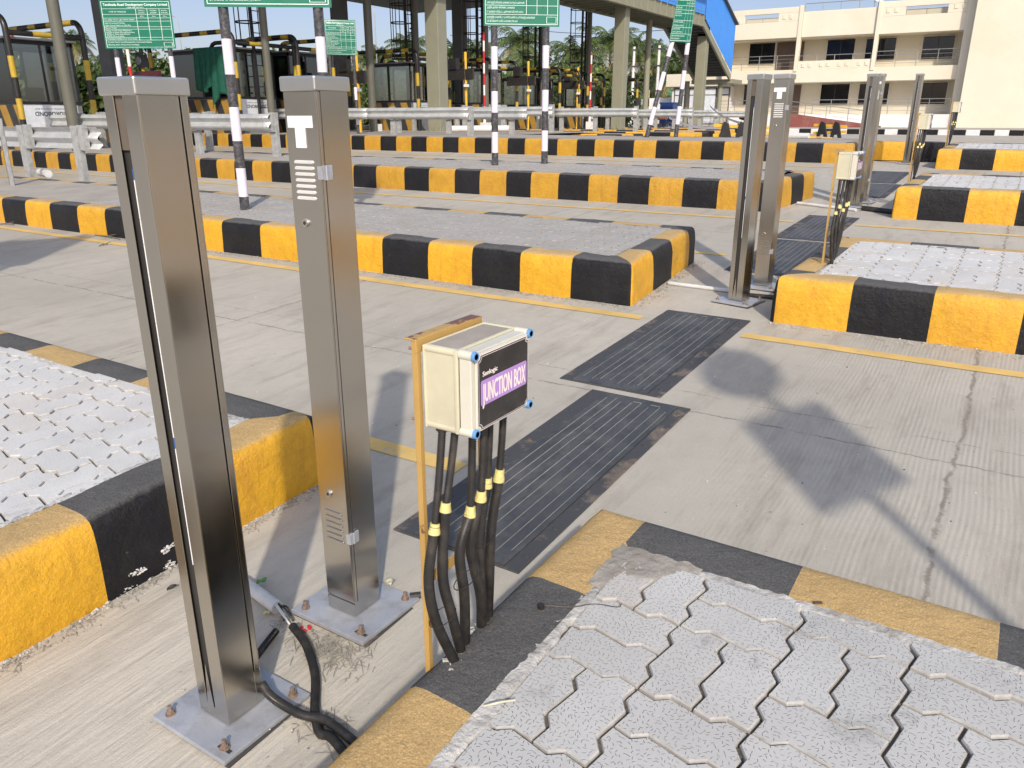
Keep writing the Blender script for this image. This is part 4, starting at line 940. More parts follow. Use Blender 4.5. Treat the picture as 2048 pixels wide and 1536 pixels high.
# ------------------------------------------------------------------ tariff boards on wrapped poles
EN_ROWS = [('Tamilnadu Road Development Company Limited', .93, .052, .5, 'C', .9), ('USER FEE DETAILS', .865, .028, .5, 'C', .24)]
def board_geo(t, org, U, Wd, Ht, lang, skew=(0, 0), curl=0):
    """board thing part; org bottom-left corner local; U unit right; faces -N"""
    U = Vector(U).normalized(); Nn = Vector((U.y, -U.x, 0)); O = Vector(org)
    def fr(u, v, q=0):
        uu = u * Wd; s0 = skew[0] * v; s1 = skew[1] * v; x = s0 + (Wd + s1 - s0) * u
        return O + U * x + Vector((0, 0, v * Ht)) + Nn * (.004 + q + curl * math.sin(v * 3.1) * (1 - u) ** 2)
    n = 8; m = MB(); g = [fr(i / n, j / n, -.002) for j in range(n + 1) for i in range(n + 1)]; k = len(g); back = [p - Nn * .003 for p in g]
    m.add(g, [(j * (n + 1) + i, j * (n + 1) + i + 1, (j + 1) * (n + 1) + i + 1, (j + 1) * (n + 1) + i) for j in range(n) for i in range(n)])
    m.add(back, [(j * (n + 1) + i, (j + 1) * (n + 1) + i, (j + 1) * (n + 1) + i + 1, j * (n + 1) + i + 1) for j in range(n) for i in range(n)])
    ring = [i for i in range(n + 1)] + [(j + 1) * (n + 1) - 1 for j in range(1, n + 1)] + [n * (n + 1) + i for i in range(n - 1, -1, -1)] + [j * (n + 1) for j in range(n - 1, 0, -1)]
    m.add(g + back, [(ring[i], ring[(i + 1) % len(ring)], ring[(i + 1) % len(ring)] + k, ring[i] + k) for i in range(len(ring))])
    bo = m.build('board', 'sign_g', t)
    l = MB(); a = Wd / max(Ht, .01)
    def hl(v, u0=.025, u1=.975, w_=.0035):
        for i in range(6):
            ua = u0 + (u1 - u0) * i / 6; ub = u0 + (u1 - u0) * (i + 1) / 6; l.add([fr(ua, v - w_, .001), fr(ub, v - w_, .001), fr(ub, v + w_, .001), fr(ua, v + w_, .001)], [(0, 1, 2, 3)])
    def vl(u, v0, v1, w_=.0028):
        for i in range(6):
            va = v0 + (v1 - v0) * i / 6; vb = v0 + (v1 - v0) * (i + 1) / 6; l.add([fr(u - w_, va, .001), fr(u + w_, va, .001), fr(u + w_, vb, .001), fr(u - w_, vb, .001)], [(0, 1, 2, 3)])
    hl(.03, w_=.004); hl(.97, w_=.004); vl(.025, .03, .97, .003); vl(.975, .03, .97, .003)
    def tx(body, u, v, h, width, al='L', bold=0):
        put_text(l, body, u, v, h, lambda a_, b_, q: fr(a_, b_, .0015 + q), width=width, align=al, bold=bold)
    if lang == 'en':
        tx('Tamilnadu Road Development Company Limited', .5, .885, .05, .90, 'C', .002); tx('USER FEE DETAILS', .5, .838, .026, .24, 'C')
        for v in (.825, .71, .635, .57, .455, .405, .235, .18, .03 + .0): hl(v, w_=.0028)
        for u in (.50, .66, .83): vl(u, .18, .825)
        tx('TYPE OF VEHICLES', .12, .75, .028, .24); 
        for u, s1, s2 in ((.58, 'SINGLE', 'JOURNEY'), (.745, 'RETURN', 'JOURNEY'), (.90, 'MONTHLY', 'PASS')):
            tx(s1, u, .775, .024, .09, 'C'); tx(s2, u, .73, .024, .09, 'C'); tx('(Rs.)', u, .66, .024, .05, 'C')
        for v, s_, wd in ((.590, 'Car, Jeep, Van or Light Motor Vehicle', .42), (.520, 'Light Commercial Vehicle,', .28), (.473, 'Light Goods Vehicle or Mini Bus', .36), (.420, 'Bus or Truck', .15), (.365, 'Heavy Construction Machinery', .36), (.327, '(HCM) or Earth Moving Equipment', .40), (.289, '(EME) or Multi Axle Vehicle', .33), (.250, '(MAV) (3 to 6 axles)', .24), (.195, 'Oversized Vehicles (7 or more axles)', .42), (.125, 'Monthly Pass for Local Personal Non-Commercial Vehicle', .62), (.070, '(Residing within 20 Kms from Toll Plaza)', .44)):
            tx(s_, .045, v, .028, wd)
        vl(.84, .05, .13); vl(.955, .05, .13); hl(.05, .84, .955, .002); hl(.13, .84, .955, .002)
    else:
        tx('தமிழ்நாடு சாலை மேம்பாட்டு நிறுவனம்', .5, .885, .045, .80, 'C', .002)
        for v in (.84, .735, .65, .58, .44, .30, .17): hl(v, w_=.003)
        for u in (.56, .70, .84): vl(u, .17, .84)
        for u, s_ in ((.63, 'ஒரு வழி'), (.77, 'இரு வழி'), (.905, 'மாதம்')): tx(s_, u, .775, .028, .10, 'C')
        for v, s_, wd in ((.68, 'கார், ஜீப், வேன்', .30), (.60, 'இலகு ரக வாகனம்', .30), (.525, 'பேருந்து அல்லது லாரி', .34), (.395, 'பல அச்சுகள் கொண்ட கட்டுமான இயந்திரங்கள்,', .47), (.325, 'மண் ஏற்றி செல்லும் வாகனம் (3 முதல் 6 அச்சுகள்)', .49), (.255, 'அதிக அளவு கொண்ட வாகனம்', .36), (.195, '(7 அல்லது மேற்பட்ட அச்சுகள் கொண்டவை)', .47), (.115, 'மாதாந்திர பயணச்சீட்டு உள்ளூர் வணிக உபயோகமற்ற வாகனங்கள்', .63), (.060, '(20 கி.மீக்குள் வசிப்பவர்கள்) ரூபாய்', .40)):
            tx(s_, .045, v, .030, wd)
        vl(.83, .05, .14); vl(.955, .05, .14); hl(.05, .83, .955, .002); hl(.14, .83, .955, .002)
    l.keepn = True; l.build('lettering', 'sign_w', bo)
    return fr
def sign_board(base1, base2, zb, zt, ext, lang, label, r=.052, lean=(0, 0, 0), skew=(0, 0), curl=0, bands=None, hb=.3, topshift=None):
    b1 = Vector(base1); b2 = Vector(base2); U = (b2 - b1); U.z = 0; sp = U.length; U.normalize()
    t = thing('tariff_board', label, 'sign board', b1, 0, 'green tariff boards on wrapped poles')
    bands = bands or ([.16, .34, .30, .40, .40, .40, .40, .4], [1, 0, 1, 0, 1, 0, 1, 0])
    ln = Vector(lean)
    for b in (b1, b2):
        p0 = b - b1; zt_ = zt - b1.z; top = p0 + Vector((0, 0, zt_)) + ln * zt_
        if b is b2: top = p0 + Vector((0, 0, zt_)) + ln * zt_ * (.3 if ln.length > 0 else 1)
        k = 12; pts = [p0.lerp(top, i / k) for i in range(k + 1)]
        m = MB(); m.tube(pts, r, 14, bands=bands); m.build('pole', ['pole_w', 'pole_b'], t, smooth=True, auto=50)
    Nn = Vector((U.y, -U.x, 0)); zrel = zb - b1.z
    org = -U * ext[0] + Vector((0, 0, zrel)) + Nn * (r + .004) + ln * zrel
    board_geo(t, org, U, sp + ext[0] + ext[1], zt - zb, lang, skew, curl)
    return t
Ub = Vector((.80, .60, 0))
def zi(Y, h): return gz(Y) + h
b1 = Vector((-7.15, 5.76, zi(5.76, .315))); b2 = b1 + Vector((.78, .55, 0)); b2.z = zi(b2.y, .315)
sign_board(b1, b2, 2.575, 3.55, (.165, .15), 'ta', 'large green Tamil tariff board cut by the top edge, above the two nearest posts', bands=([.14, .30, .28, .34, .32, .34, .9], [1, 0, 1, 0, 1, 0, 1]))
b1 = Vector((-7.07, 10.60, zi(10.6, .35))); b2 = Vector((-6.46, 11.1, zi(11.1, .35)))
sign_board(b1, b2, 2.81, 3.75, (.16, .19), 'ta', 'green Tamil tariff board on two upright striped poles, right of the broad olive column', bands=([.19, .31, .286, .31, .31, .32, .9], [1, 0, 1, 0, 1, 0, 1]), r=.052)
b1 = Vector((-7.94, 18.6, 1.06)); b2 = Vector((-7.46, 19.3, 1.06))
sign_board(b1, b2, 3.22, 4.3, (.13, -.37), 'ta', 'green tariff board hanging askew on a leaning pole in front of the footbridge stairs', lean=(.150, .215, 0), skew=(.19, .08), bands=([.3, .42, .4, .42, .36, .42, .4, .4, .6], [1, 0, 1, 0, 1, 0, 1, 1, 1]), r=.055)
b1 = Vector((-16.75, 10.6, zi(10.6, .35))); b2 = Vector((-15.75, 11.2, zi(11.2, .35)))
sign_board(b1, b2, 2.90, 3.83, (.18, .16), 'en', 'green tariff board with English lettering at top left above the nearest steel post', bands=([.5, .5, .5, .42, .6], [1, 0, 1, 0, 1]), r=.05)
b1 = Vector((-17.45, 17.6, 1.06)); b2 = Vector((-16.98, 18.1, 1.06))
sign_board(b1, b2, 3.22, 4.15, (.08, .10), 'en', 'buckled green tariff board with English lettering above the louvred steel post', curl=.10, bands=([.25, .3, .4, .35, .4, .5, .6], [1, 0, 1, 0, 1, 1, 1]), r=.045)
# the one beyond the left edge whose shadow falls on the lane
b1 = Vector((-6.95, .95, zi(.95, .3))); b2 = Vector((-6.52, 1.55, zi(1.55, .3)))
sign_board(b1, b2, 2.05, 3.25, (.15, .15), 'ta', 'green tariff board outside the left edge of the photo, throwing its shadow on the lane')
# round and square traffic sign on a pole beside the camera: throws the big shadow on the lane
def traffic_sign(X, Y, z0, label, r=.27, rect=(.54, .63), pole=2.95, zrect=1.53, ang=R_(65), back=True, group=None, stripes=False):
    t = thing('traffic_sign', label, 'traffic sign', (X, Y, z0), 0, group)
    m = MB(); m.tube([(0, 0, 0), (0, 0, pole)], .03, 10, bands=([.3, .3], [0, 1])); m.build('pole', ['white', 'blacksteel'], t, smooth=True, auto=50)
    Rm = Matrix.Rotation(ang, 4, 'Z')
    zr = zrect; w2 = rect[0] / 2
    m = MB(); m.box((-w2, .032, zr), (w2, .036, zr + rect[1]), 0, Rm); pn = m.build('panel', 'white', t, bevel=.002)
    m = MB(); e = .03
    for a, b in (((-w2 + e, zr + e), (w2 - e, zr + e + .02)), ((-w2 + e, zr + rect[1] - e - .02), (w2 - e, zr + rect[1] - e)), ((-w2 + e, zr + e + .02), (-w2 + e + .02, zr + rect[1] - e - .02)), ((w2 - e - .02, zr + e + .02), (w2 - e, zr + rect[1] - e - .02))):
        m.box((a[0], .0285, a[1]), (b[0], .0315, b[1]), 0, Rm)
    m.build('stiffener', 'blacksteel', pn)
    zc = zr + rect[1] + .14 + r
    m = MB(); P = [(r * math.cos(i * math.pi / 18), r * math.sin(i * math.pi / 18)) for i in range(36)]
    m.add([Rm @ Vector((p[0], .032, zc + p[1])) for p in P] + [Rm @ Vector((p[0], .036, zc + p[1])) for p in P], [tuple(range(35, -1, -1)), tuple(range(36, 72))] + [(i, (i + 1) % 36, 36 + (i + 1) % 36, 36 + i) for i in range(36)]); dk = m.build('disc', 'white', t)
    m = MB(); q = r * .55
    for a, b in (((-q, zc - q), (q, zc - q + .02)), ((-q, zc + q - .02), (q, zc + q)), ((-q, zc - q + .02), (-q + .02, zc + q - .02)), ((q - .02, zc - q + .02), (q, zc + q - .02))): m.box((a[0], .0285, a[1]), (b[0], .0315, b[1]), 0, Rm)
    m.build('stiffener', 'blacksteel', dk)
    return t
traffic_sign(1.26, 1.0, zi(1.0, .3), 'round and square sign beside the camera, seen only by its shadow on the lane')

# ------------------------------------------------------------------ crash barriers
def wbeam(mb, x0, x1, y, z, flip=1, n=12, cut=False):
    prof = [(.0, .155), (.012, .150), (.05, .115), (.072, .095), (.074, .075), (.05, .055), (.012, .02), (.0, 0), (.012, -.02), (.05, -.055), (.074, -.075), (.072, -.095), (.05, -.115), (.012, -.150), (.0, -.155)]
    xs = [x0 + (x1 - x0) * i / n for i in range(n + 1)]; k = len(prof)
    vs = [(x, y - flip * p[0] + mnoise.noise(Vector((x * .8, y, p[1] * 3))) * .004, z + p[1] + mnoise.noise(Vector((x * .7, y, 2))) * .004) for x in xs for p in prof]
    mb.add(vs, [(i * k + j, (i + 1) * k + j, (i + 1) * k + j + 1, i * k + j + 1) for i in range(n) for j in range(k - 1)])
def guard_rail(x0, x1, Y, h, label, flip=1, posts=None, ptop=.86, zc=.68):
    base = gz(Y) + h
    t = thing('crash_barrier', label, 'crash barrier', ((x0 + x1) / 2, Y, base), 0, 'galvanised crash barriers on the islands'); cx = (x0 + x1) / 2
    L = x1 - x0; nseg = max(1, round(L / 4.2))
    for i in range(nseg):
        m = MB(); a = x0 + L * i / nseg - cx - (.15 if i else 0); b = x0 + L * (i + 1) / nseg - cx; wbeam(m, a, b, -flip * (.055 + .003 * (i % 2)), zc, flip, max(4, int((b - a) / .3)))
        o = m.build('beam', 'zinc', t, smooth=True, auto=50); s_ = o.modifiers.new('s', 'SOLIDIFY'); s_.thickness = .004
        for xx in (b - .06, b - .16):
            for zz in (-.075, .075):
                c = MB(); c.tube([(xx, -flip * .128, zc + zz), (xx, -flip * .138, zc + zz)], .012, 8); c.build('bolt', 'zincd', o)
    for x in (posts if posts is not None else [x0 + .1 + i * 2.0 for i in range(int(L / 2) + 1)]):
        x -= cx; m = MB(); m.box((x - .085, 0, -.02), (x + .085, .006, ptop)); m.box((x - .085, .006, -.02), (x - .078, .075, ptop)); m.box((x + .078, .006, -.02), (x + .085, .075, ptop)); p = m.build('post', 'zincd', t)
        m = MB(); m.box((x - .07, -.056 if flip > 0 else .076, zc - .17), (x + .07, -.002 if flip > 0 else .125, zc + .17)) if flip > 0 else m.box((x + .10, .0, zc - .17), (x + .24, .08, zc + .19)); m.build('spacer', 'zincd', p)
    return t
# A: seen from behind at far left
guard_rail(-22, -11.55, 6.75, .315, 'near crash barrier at the left edge with its curled end by the nearest steel post', flip=-1, posts=[-12.05, -13.6, -15.6, -17.6, -19.6], ptop=.80, zc=.62)
m = MB(); x, y = -12.74 + .18, 5.98; m.box((x - .06, y, zi(y, .3)), (x + .06, y + .012, zi(y, .3) + .95)); m.box((x - .06, y, zi(y, .3)), (x - .05, y + .07, zi(y, .3) + .95)); tag(m.build('barrier_post', 'zincd'), 'free-standing galvanised barrier post cut by the left edge', 'post')
m = MB(); a = Vector((-13.3, 6.75, zi(6.75, .32) + .075)); m.tube([a + Vector((-.1, .1, 0)), a + Vector((.42, -.05, .0))], .06, 14); tag(m.build('pipe', 'tubeg', smooth=True, auto=50), 'short grey pipe stub lying behind the near crash barrier at far left', 'pipe')
guard_rail(-20.5, -12.25, 10.75, .35, 'crash barrier on the second left island behind the striped sign pole', posts=[-12.28, -14.6, -16.7, -18.8], ptop=.80, zc=.62)
guard_rail(-19.5, -14.9, 11.3, .35, 'shaded crash barrier behind the second island barrier', flip=-1, posts=[-15.0, -17.0, -19], ptop=.80, zc=.62)
guard_rail(-23.5, -12.72, 17.9, .36, 'long crash barrier on the third left island, in front of the broad olive column', posts=[-12.75, -15.45, -17.4, -19.4, -21.4], ptop=.74, zc=.56)
guard_rail(-19.2, -12.3, 20.2, .36, 'dull crash barrier behind the long one, crossing behind the broad olive column', posts=[-12.9, -15.2, -17.2], ptop=.72, zc=.56)
guard_rail(-22, -15.4, 23.9, .32, 'crash barrier just right of the broad olive column', flip=-1, posts=[-15.6, -17.6, -19.6], ptop=.84, zc=.62)
for i, (x0, x1, Y, lb) in enumerate(((-17.6, -13.6, 23.95, 'crash barrier between the two poles of the Tamil board and the leaning pole'), (-16.2, -12.6, 28.6, 'crash barrier left of the leaning sign pole'), (-16.5, -12.2, 33.4, 'crash barrier behind the leaning sign pole'), (-17, -12.6, 37.9, 'crash barrier right of the upright sign pole near the stairs'), (-18, -12.4, 42.6, 'farthest crash barrier before the white annex'))):
    guard_rail(x0, x1, Y, .32, lb, posts=[x0 + .3, (x0 + x1) / 2, x1 - .1], ptop=.92, zc=.70)

# ------------------------------------------------------------------ toll booths, guard frames, canopy columns
def booth(X, Y, z0, wx, label, wy=1.55, H=2.45, net=False):
    """X, Y front right corner; extends -X by wx, +Y by wy; z0 island top"""
    t = thing('toll_booth', label, 'toll booth', (X, Y, z0), 0, 'glazed toll booths under the canopy'); sill = 1.10
    m = MB(); m.box((-wx, 0, 0), (0, .04, sill - .06)); m.box((-wx, wy - .04, 0), (0, wy, sill - .06)); m.box((-.04, .04, 0), (0, wy - .04, sill - .06)); m.box((-wx, .04, 0), (-wx + .04, wy - .04, sill - .06)); w_ = m.build('wall', 'booth_in', t)
    m = MB(); zc0, zc1 = .02, sill - .08; x = -wx - .6; k = 0
    def fr_(x, z): return (min(0, max(-wx, x)), -.004, z)
    while x < .6:
        a = [(x, zc0), (x + .32, zc0), (x + .32 - .35, zc1), (x - .35, zc1)]
        P = clip_poly(a, -wx, 0, zc0, zc1)
        if len(P) > 2: m.add([(p[0], -.004, p[1]) for p in P], [tuple(range(len(P)))], k % 2)
        x += .32; k += 1
    m.build('chevron_panel', ['chev_y', 'chev_k'], w_)
    m = MB(); m.box((.002, .12, .45), (.006, wy - .12, sill - .07)); bo = m.build('white_sheet', 'board_w', w_)
    m = MB(); fr = lambda u, v, q: (.0075 + q, wy - .12 - u, sill - .07 - v)
    # maker's name printed on the sheet, which hangs upside down
    def frd(u, v, q): return (.0075 + q, wy - .25 - u, sill - .15 - v)
    put_text(m, 'EUROBOND', .30, .10, .10, lambda u, v, q: (.0075 + q, wy - .14 - u, sill - .13 - v), width=.72, bold=.006)
    put_text(m, 'BONDING WITH THE BEST', .30, .02, .035, lambda u, v, q: (.0075 + q, wy - .14 - u, sill - .13 - v), width=.72)
    P = [(.13 + .055 * math.cos(a), .13 + .055 * math.sin(a)) for a in [i * math.pi / 8 for i in range(16)]]; Q = [(.13 + .035 * math.cos(a), .13 + .035 * math.sin(a)) for a in [i * math.pi / 8 for i in range(16)]]
    g = lambda p: (.0078, wy - .14 - p[0], sill - .13 - p[1]); m.add([g(p) for p in P] + [g(p) for p in Q], [(i, (i + 1) % 16, 16 + (i + 1) % 16, 16 + i) for i in range(16) if i not in (3, 11)])
    m.keepn = True; m.build('lettering', 'ink', bo)
    f = .05; m = MB()
    for (x, y) in ((-wx, 0), (-f, 0), (-wx, wy - f), (-f, wy - f)): m.box((x, y, sill), (x + f, y + f, H))
    m.box((-wx - .03, -.03, sill - .06), (.03, wy + .03, sill)); m.box((-wx, 0, H - .09), (0, f, H)); m.box((-wx, wy - f, H - .09), (0, wy, H)); m.box((-f, f, H - .09), (0, wy - f, H)); m.box((-wx, f, H - .09), (-wx + f, wy - f, H))
    for xx in (-wx * .5,): m.box((xx - .045, .004, sill), (xx + .045, f - .004, H - .09)); m.box((xx - .02, wy - f + .004, sill), (xx + .02, wy - .004, H - .09))
    m.box((-f + .004, wy * .5 - .02, sill), (-.004, wy * .5 + .02, H - .09)); m.box((-wx * .45, wy - f + .006, sill + .75), (-f, wy - .006, sill + .83))
    m.build('frame', 'blacksteel', t)
    m = MB(); m.box((-wx - .08, -.08, H), (.08, wy + .08, H + .05)); m.build('roof', 'alu', t, bevel=.01)
    for a, b in (((-wx + f, .02, sill), (-wx * .5 - .045, .026, H - .09)), ((-wx * .5 + .045, .02, sill), (-f, .026, H - .09)), ((-wx + f, wy - .026, sill), (-f, wy - .02, H - .09)), ((-.026, f, sill), (-.02, wy * .5 - .02, H - .09)), ((-.026, wy * .5 + .02, sill), (-.02, wy - f, H - .09))):
        m = MB(); m.box(a, b); m.build('window', 'glass', t)
    m = MB(); m.box((-wx * .75, wy * .3, sill - .2), (-.5, wy - .1, sill - .17)); m.build('desk', 'booth_in', t)
    m = MB(); m.tube([(-.35, .35, H + .05), (-.35, .35, H + .16)], [.06, .055], 10); m.build('beacon', 'red', t)
    m = MB(); m.cbox((-.45, wy * .45, sill + .17), (.04, .46, .30), 0, Matrix.Rotation(.15, 4, 'Z')); m.build('monitor', 'labelblack', t)
    return t
booth(-19.95, 9.95, zi(10, .35), 2.4, 'toll booth with a white sheet under its window at the far left edge', H=2.43)
booth(-20.25, 16.45, 1.02, 3.0, 'toll booth draped with green net, left of the striped sign pole', wy=1.5, H=2.42)
booth(-20.2, 18.55, 1.02, 1.5, 'toll booth behind the netted one, seen past the louvred steel post', wy=1.5, H=2.44)
booth(-19.75, 24.0, 1.03, 2.15, 'toll booth just left of the broad olive column', H=2.38)
booth(-19.75, 28.65, 1.02, 2.1, 'toll booth just right of the broad olive column', H=2.40)
booth(-19.85, 33.3, 1.0, 2.2, 'toll booth behind the left pole of the Tamil board', H=2.25)
booth(-19.85, 37.9, 1.0, 2.0, 'toll booth behind the right pole of the Tamil board', H=2.22)
# draped net
m = MB(); nx, nz = 24, 18; vs = []
for j in range(nz + 1):
    for i in range(nx + 1):
        u = i / nx; v = j / nz; x = -21.85 + 1.65 * u + .10 * math.sin(u * 9) * v; zb_ = 2.35 - .12 * math.sin(u * 8) if u < .5 else 1.95 + .25 * math.sin(u * 11)
        vs.append((x, 16.33 - .06 * math.sin(u * 38) * v ** .5 - .05 * v, 3.50 - (3.50 - zb_) * v))
m.add(vs, [(j * (nx + 1) + i, j * (nx + 1) + i + 1, (j + 1) * (nx + 1) + i + 1, (j + 1) * (nx + 1) + i) for j in range(nz) for i in range(nx)]); o = m.build('shade_net', 'net', smooth=True); s_ = o.modifiers.new('s', 'SOLIDIFY'); s_.thickness = .01
tag(o, 'green shade net hanging over the front of a toll booth', 'net')
def guard_frame(X, Y, z0, label, wy=1.9, L=3.4, H1=2.85, H2=2.55, r=.065):
    t = thing('guard_frame', label, 'guard frame', (X, Y, z0), 0, 'black and yellow pipe guard frames round the booths')
    for y in (0, wy):
        R = .28; pts = [(0, y, 0), (0, y, H1 - R)] + [(-R + R * math.cos(a), y, H1 - R + R * math.sin(a)) for a in [R_(k) for k in (15, 30, 45, 60, 75, 90)]] + [(-L + R, y, H1)] + [(-L + R - R * math.sin(R_(k)), y, H1 - R + R * math.cos(R_(k))) for k in (30, 60, 90)] + [(-L, y, 0)]
        m = MB(); m.tube(pts, r, 10, bands=([.62, .36, .46, .40, .46, .62, .4, .5, .45, .4, .4, .5], [1, 0, 1, 0, 1, 1, 0, 1, 0, 1, 0, 1]) if False else ([.70, .44, .44, .44, 1.0, .34, .40, .34, .5, .34, .5, .4, .5], [1, 0, 1, 0, 1, 0, 1, 0, 1, 0, 1, 0, 1]))
        m.build('hoop', ['pipe_y', 'pipe_k'], t, smooth=True, auto=50)
    m = MB(); m.tube([(0, 0, H2), (0, wy, H2)], r * .9, 10, bands=([.55, .5, .9], [1, 0, 1])); m.build('cross_pipe', ['pipe_y', 'pipe_k'], t, smooth=True, auto=50)
    return t
guard_frame(-19.2, 9.65, zi(10, .35), 'guard frame round the booth at the far left edge', wy=1.7, H1=2.85, H2=2.5)
guard_frame(-19.9, 16.25, 1.03, 'guard frame in front of the netted booth', wy=2.3, L=4, H1=2.85, H2=2.55)
guard_frame(-19.5, 18.3, 1.03, 'guard frame just left of the louvred steel post', wy=1.5, L=2.4, H1=2.85, H2=2.5)
guard_frame(-19.2, 23.75, 1.03, 'guard frame touching the left side of the broad olive column', wy=1.9, H1=2.80, H2=2.5)
guard_frame(-19.05, 28.4, 1.02, 'guard frame behind the tall ladder column right of the broad olive column', wy=1.9, H1=2.75, H2=2.45)
guard_frame(-18.5, 33.1, 1.0, 'guard frame between the two Tamil board poles', wy=1.9, H1=2.65, H2=2.35)
guard_frame(-19.4, 37.6, 1.0, 'guard frame right of the Tamil board poles', wy=1.9, L=2.6, H1=2.65, H2=2.35)
guard_frame(-18.8, 42.4, .98, 'farthest guard frame against the green bushes', wy=1.6, L=2.2, H1=2.55, H2=2.3)
def ladder_col(X, Y, label, side=-1, r=.115, ztop=8.3):
    z0 = gz(Y) + .3; t = thing('canopy_column', label, 'column', (X, Y, z0), 0, 'round canopy columns with caged ladders'); H = ztop - z0
    m = MB(); m.tube([(0, 0, 0), (0, 0, H)], r, 14); m.build('shaft', 'olived', t, smooth=True, auto=50)
    lx = -.30; m = MB(); m.box((lx - .05, -.22, .5), (lx + .05, -.17, H)); m.box((lx - .05, .17, .5), (lx + .05, .22, H)); z = .8
    while z < H: m.tube([(lx, -.17, z), (lx, .17, z)], .014, 6); z += .3
    z = 1.2
    while z < H: m.box((lx + .05, -.03, z), (-r * .6, .03, z + .05)); z += 1.2
    m.build('ladder', 'blacksteel', t)
    m = MB(); z = 2.6
    while z < H:
        P = [(lx - .38 + .38 * math.cos(a), .36 * math.sin(a), z) for a in [math.pi * (.16 + 1.68 * i / 16) for i in range(17)]]
        m.tube([(lx, .2, z)] + P + [(lx, -.2, z)], .022, 6); z += .62
    for a in (.45, .75, 1, 1.25, 1.55): m.tube([(lx - .38 + .38 * math.cos(math.pi * a), .36 * math.sin(math.pi * a), 2.6), (lx - .38 + .38 * math.cos(math.pi * a), .36 * math.sin(math.pi * a), H)], .016, 6)
    m.build('cage', 'blacksteel', t)
    return t
m_col = [(-18.6, 10.45, 'plain olive column crossing in front of the far left booth', .13), (-19.75, 17.3, 'round column with a caged ladder behind the striped pole, left of the louvred steel post', .115),
         (-19.7, 21.8, 'round column right behind the buckled English board', .12), (-19.75, 24.4, 'round column with a caged ladder immediately left of the broad olive column', .11), (-19.7, 28.9, 'round column with a caged ladder left of the Tamil board poles', .11),
         (-19.7, 33.6, 'round column with a caged ladder behind the right Tamil board pole', .12), (-19.7, 38.2, 'round column with a caged ladder right of the Tamil board', .12)]
for i, (x, y, lb, r) in enumerate(m_col):
    if i == 0:
        t = thing('canopy_column', lb, 'column', (x, y, gz(y) + .3)); m = MB(); m.tube([(0, 0, 0), (0, 0, 8.3 - gz(y) - .3)], .13, 16); m.build('shaft', 'olived', t, smooth=True, auto=50)
    elif i == 2:
        t = thing('canopy_column', lb, 'column', (x, y, gz(y) + .3)); m = MB(); m.tube([(0, 0, 0), (0, 0, 7)], .14, 14); m.build('shaft', 'olived', t, smooth=True, auto=50)
    else: ladder_col(x, y, lb, r=r)
ladder_col(-22.3, 10.2, 'round column with a caged ladder cut by the top left corner')
def box_col(X, Y, w_, d_, ztop, label, mt, rz=0):
    z0 = gz(Y); m = MB(); m.box((-w_ / 2, -d_ / 2, 0), (w_ / 2, d_ / 2, ztop - z0)); t = thing('steel_column', label, 'column', (X, Y, z0), rz); m.build('shaft', mt, t, bevel=.02)
    m = MB(); m.box((-w_ / 2 - .12, -d_ / 2 - .12, 0), (w_ / 2 + .12, d_ / 2 + .12, .36)) if False else None
    return t
box_col(-23.5, 14.7, .55, .45, 8.3, 'dark grey square canopy column behind the top left English board', 'slate')
box_col(-24, 24.9, .55, .45, 8.3, 'dark grey square canopy column behind the buckled English board', 'slate')
box_col(-24, 33.0, .55, .5, 8.3, 'dark grey square canopy column just right of the broad olive column', 'slate')
# canopy roof above (out of frame) that shades the booths
t = thing('canopy', 'wide toll canopy roof above the booths, out of frame, shading them', 'canopy', (-26, 24, 8.3))
m = MB(); m.box((-11, -22, 0), (9.8, 22, .5)); m.build('roof', 'slate', t)

# olive footbridge columns and footbridge
for (x, y, wx, lb) in ((-18.15, 23.55, .56, 'broad olive column in the middle of the picture, nearest of the footbridge columns'), (-17.45, 37.2, .56, 'olive footbridge column under the blue cladding, left of the leaning sign pole'), (-17.35, 48.3, .56, 'olive footbridge column in front of the blue stair cladding')):
    t = box_col(x, y, .56, .52, 6.6 if y < 45 else 9.2, lb, 'olive')
    m = MB()
    for k in range(4):
        a = k * math.pi / 2 + .3
        for s_ in (-.15, .1): m.tube([(s_ if k % 2 == 0 else (.30 if k == 1 else -.30), (-.285 if k == 0 else .285) if k % 2 == 0 else s_, .34), (s_ if k % 2 == 0 else (.30 if k == 1 else -.30), (-.285 if k == 0 else .285) if k % 2 == 0 else s_, .46)], .03, 8)
    m.build('anchor_bolt', 'olive', t)
t = thing('footbridge', 'blue clad footbridge crossing over the lanes and descending as stairs beside the building', 'footbridge', (-18.1, 40, 0))
m = MB(); bx0, bx1 = -1.2, 1.15; y0, y1 = -26, 6.9; zb = 6.45
for x in (bx0, bx1):
    m.box((x - .03, y0, zb), (x + .03, y1, zb + .75)); m.box((x - .12, y0, zb - .02), (x + .12, y1, zb)); m.box((x - .12, y0, zb + .75), (x + .12, y1, zb + .77))
y = y0
while y < y1:
    m.box((bx1 + .03, y, zb), (bx1 + .12, y + .03, zb + .75)); m.box((bx0, y, zb + .05), (bx1, y + .08, zb + .22)); y += .8
m.build('girder', 'olive', t)
m = MB(); m.box((bx0 + .03, y0, zb + .25), (bx1 - .03, y1, zb + .3)); m.build('deck', 'slate', t)
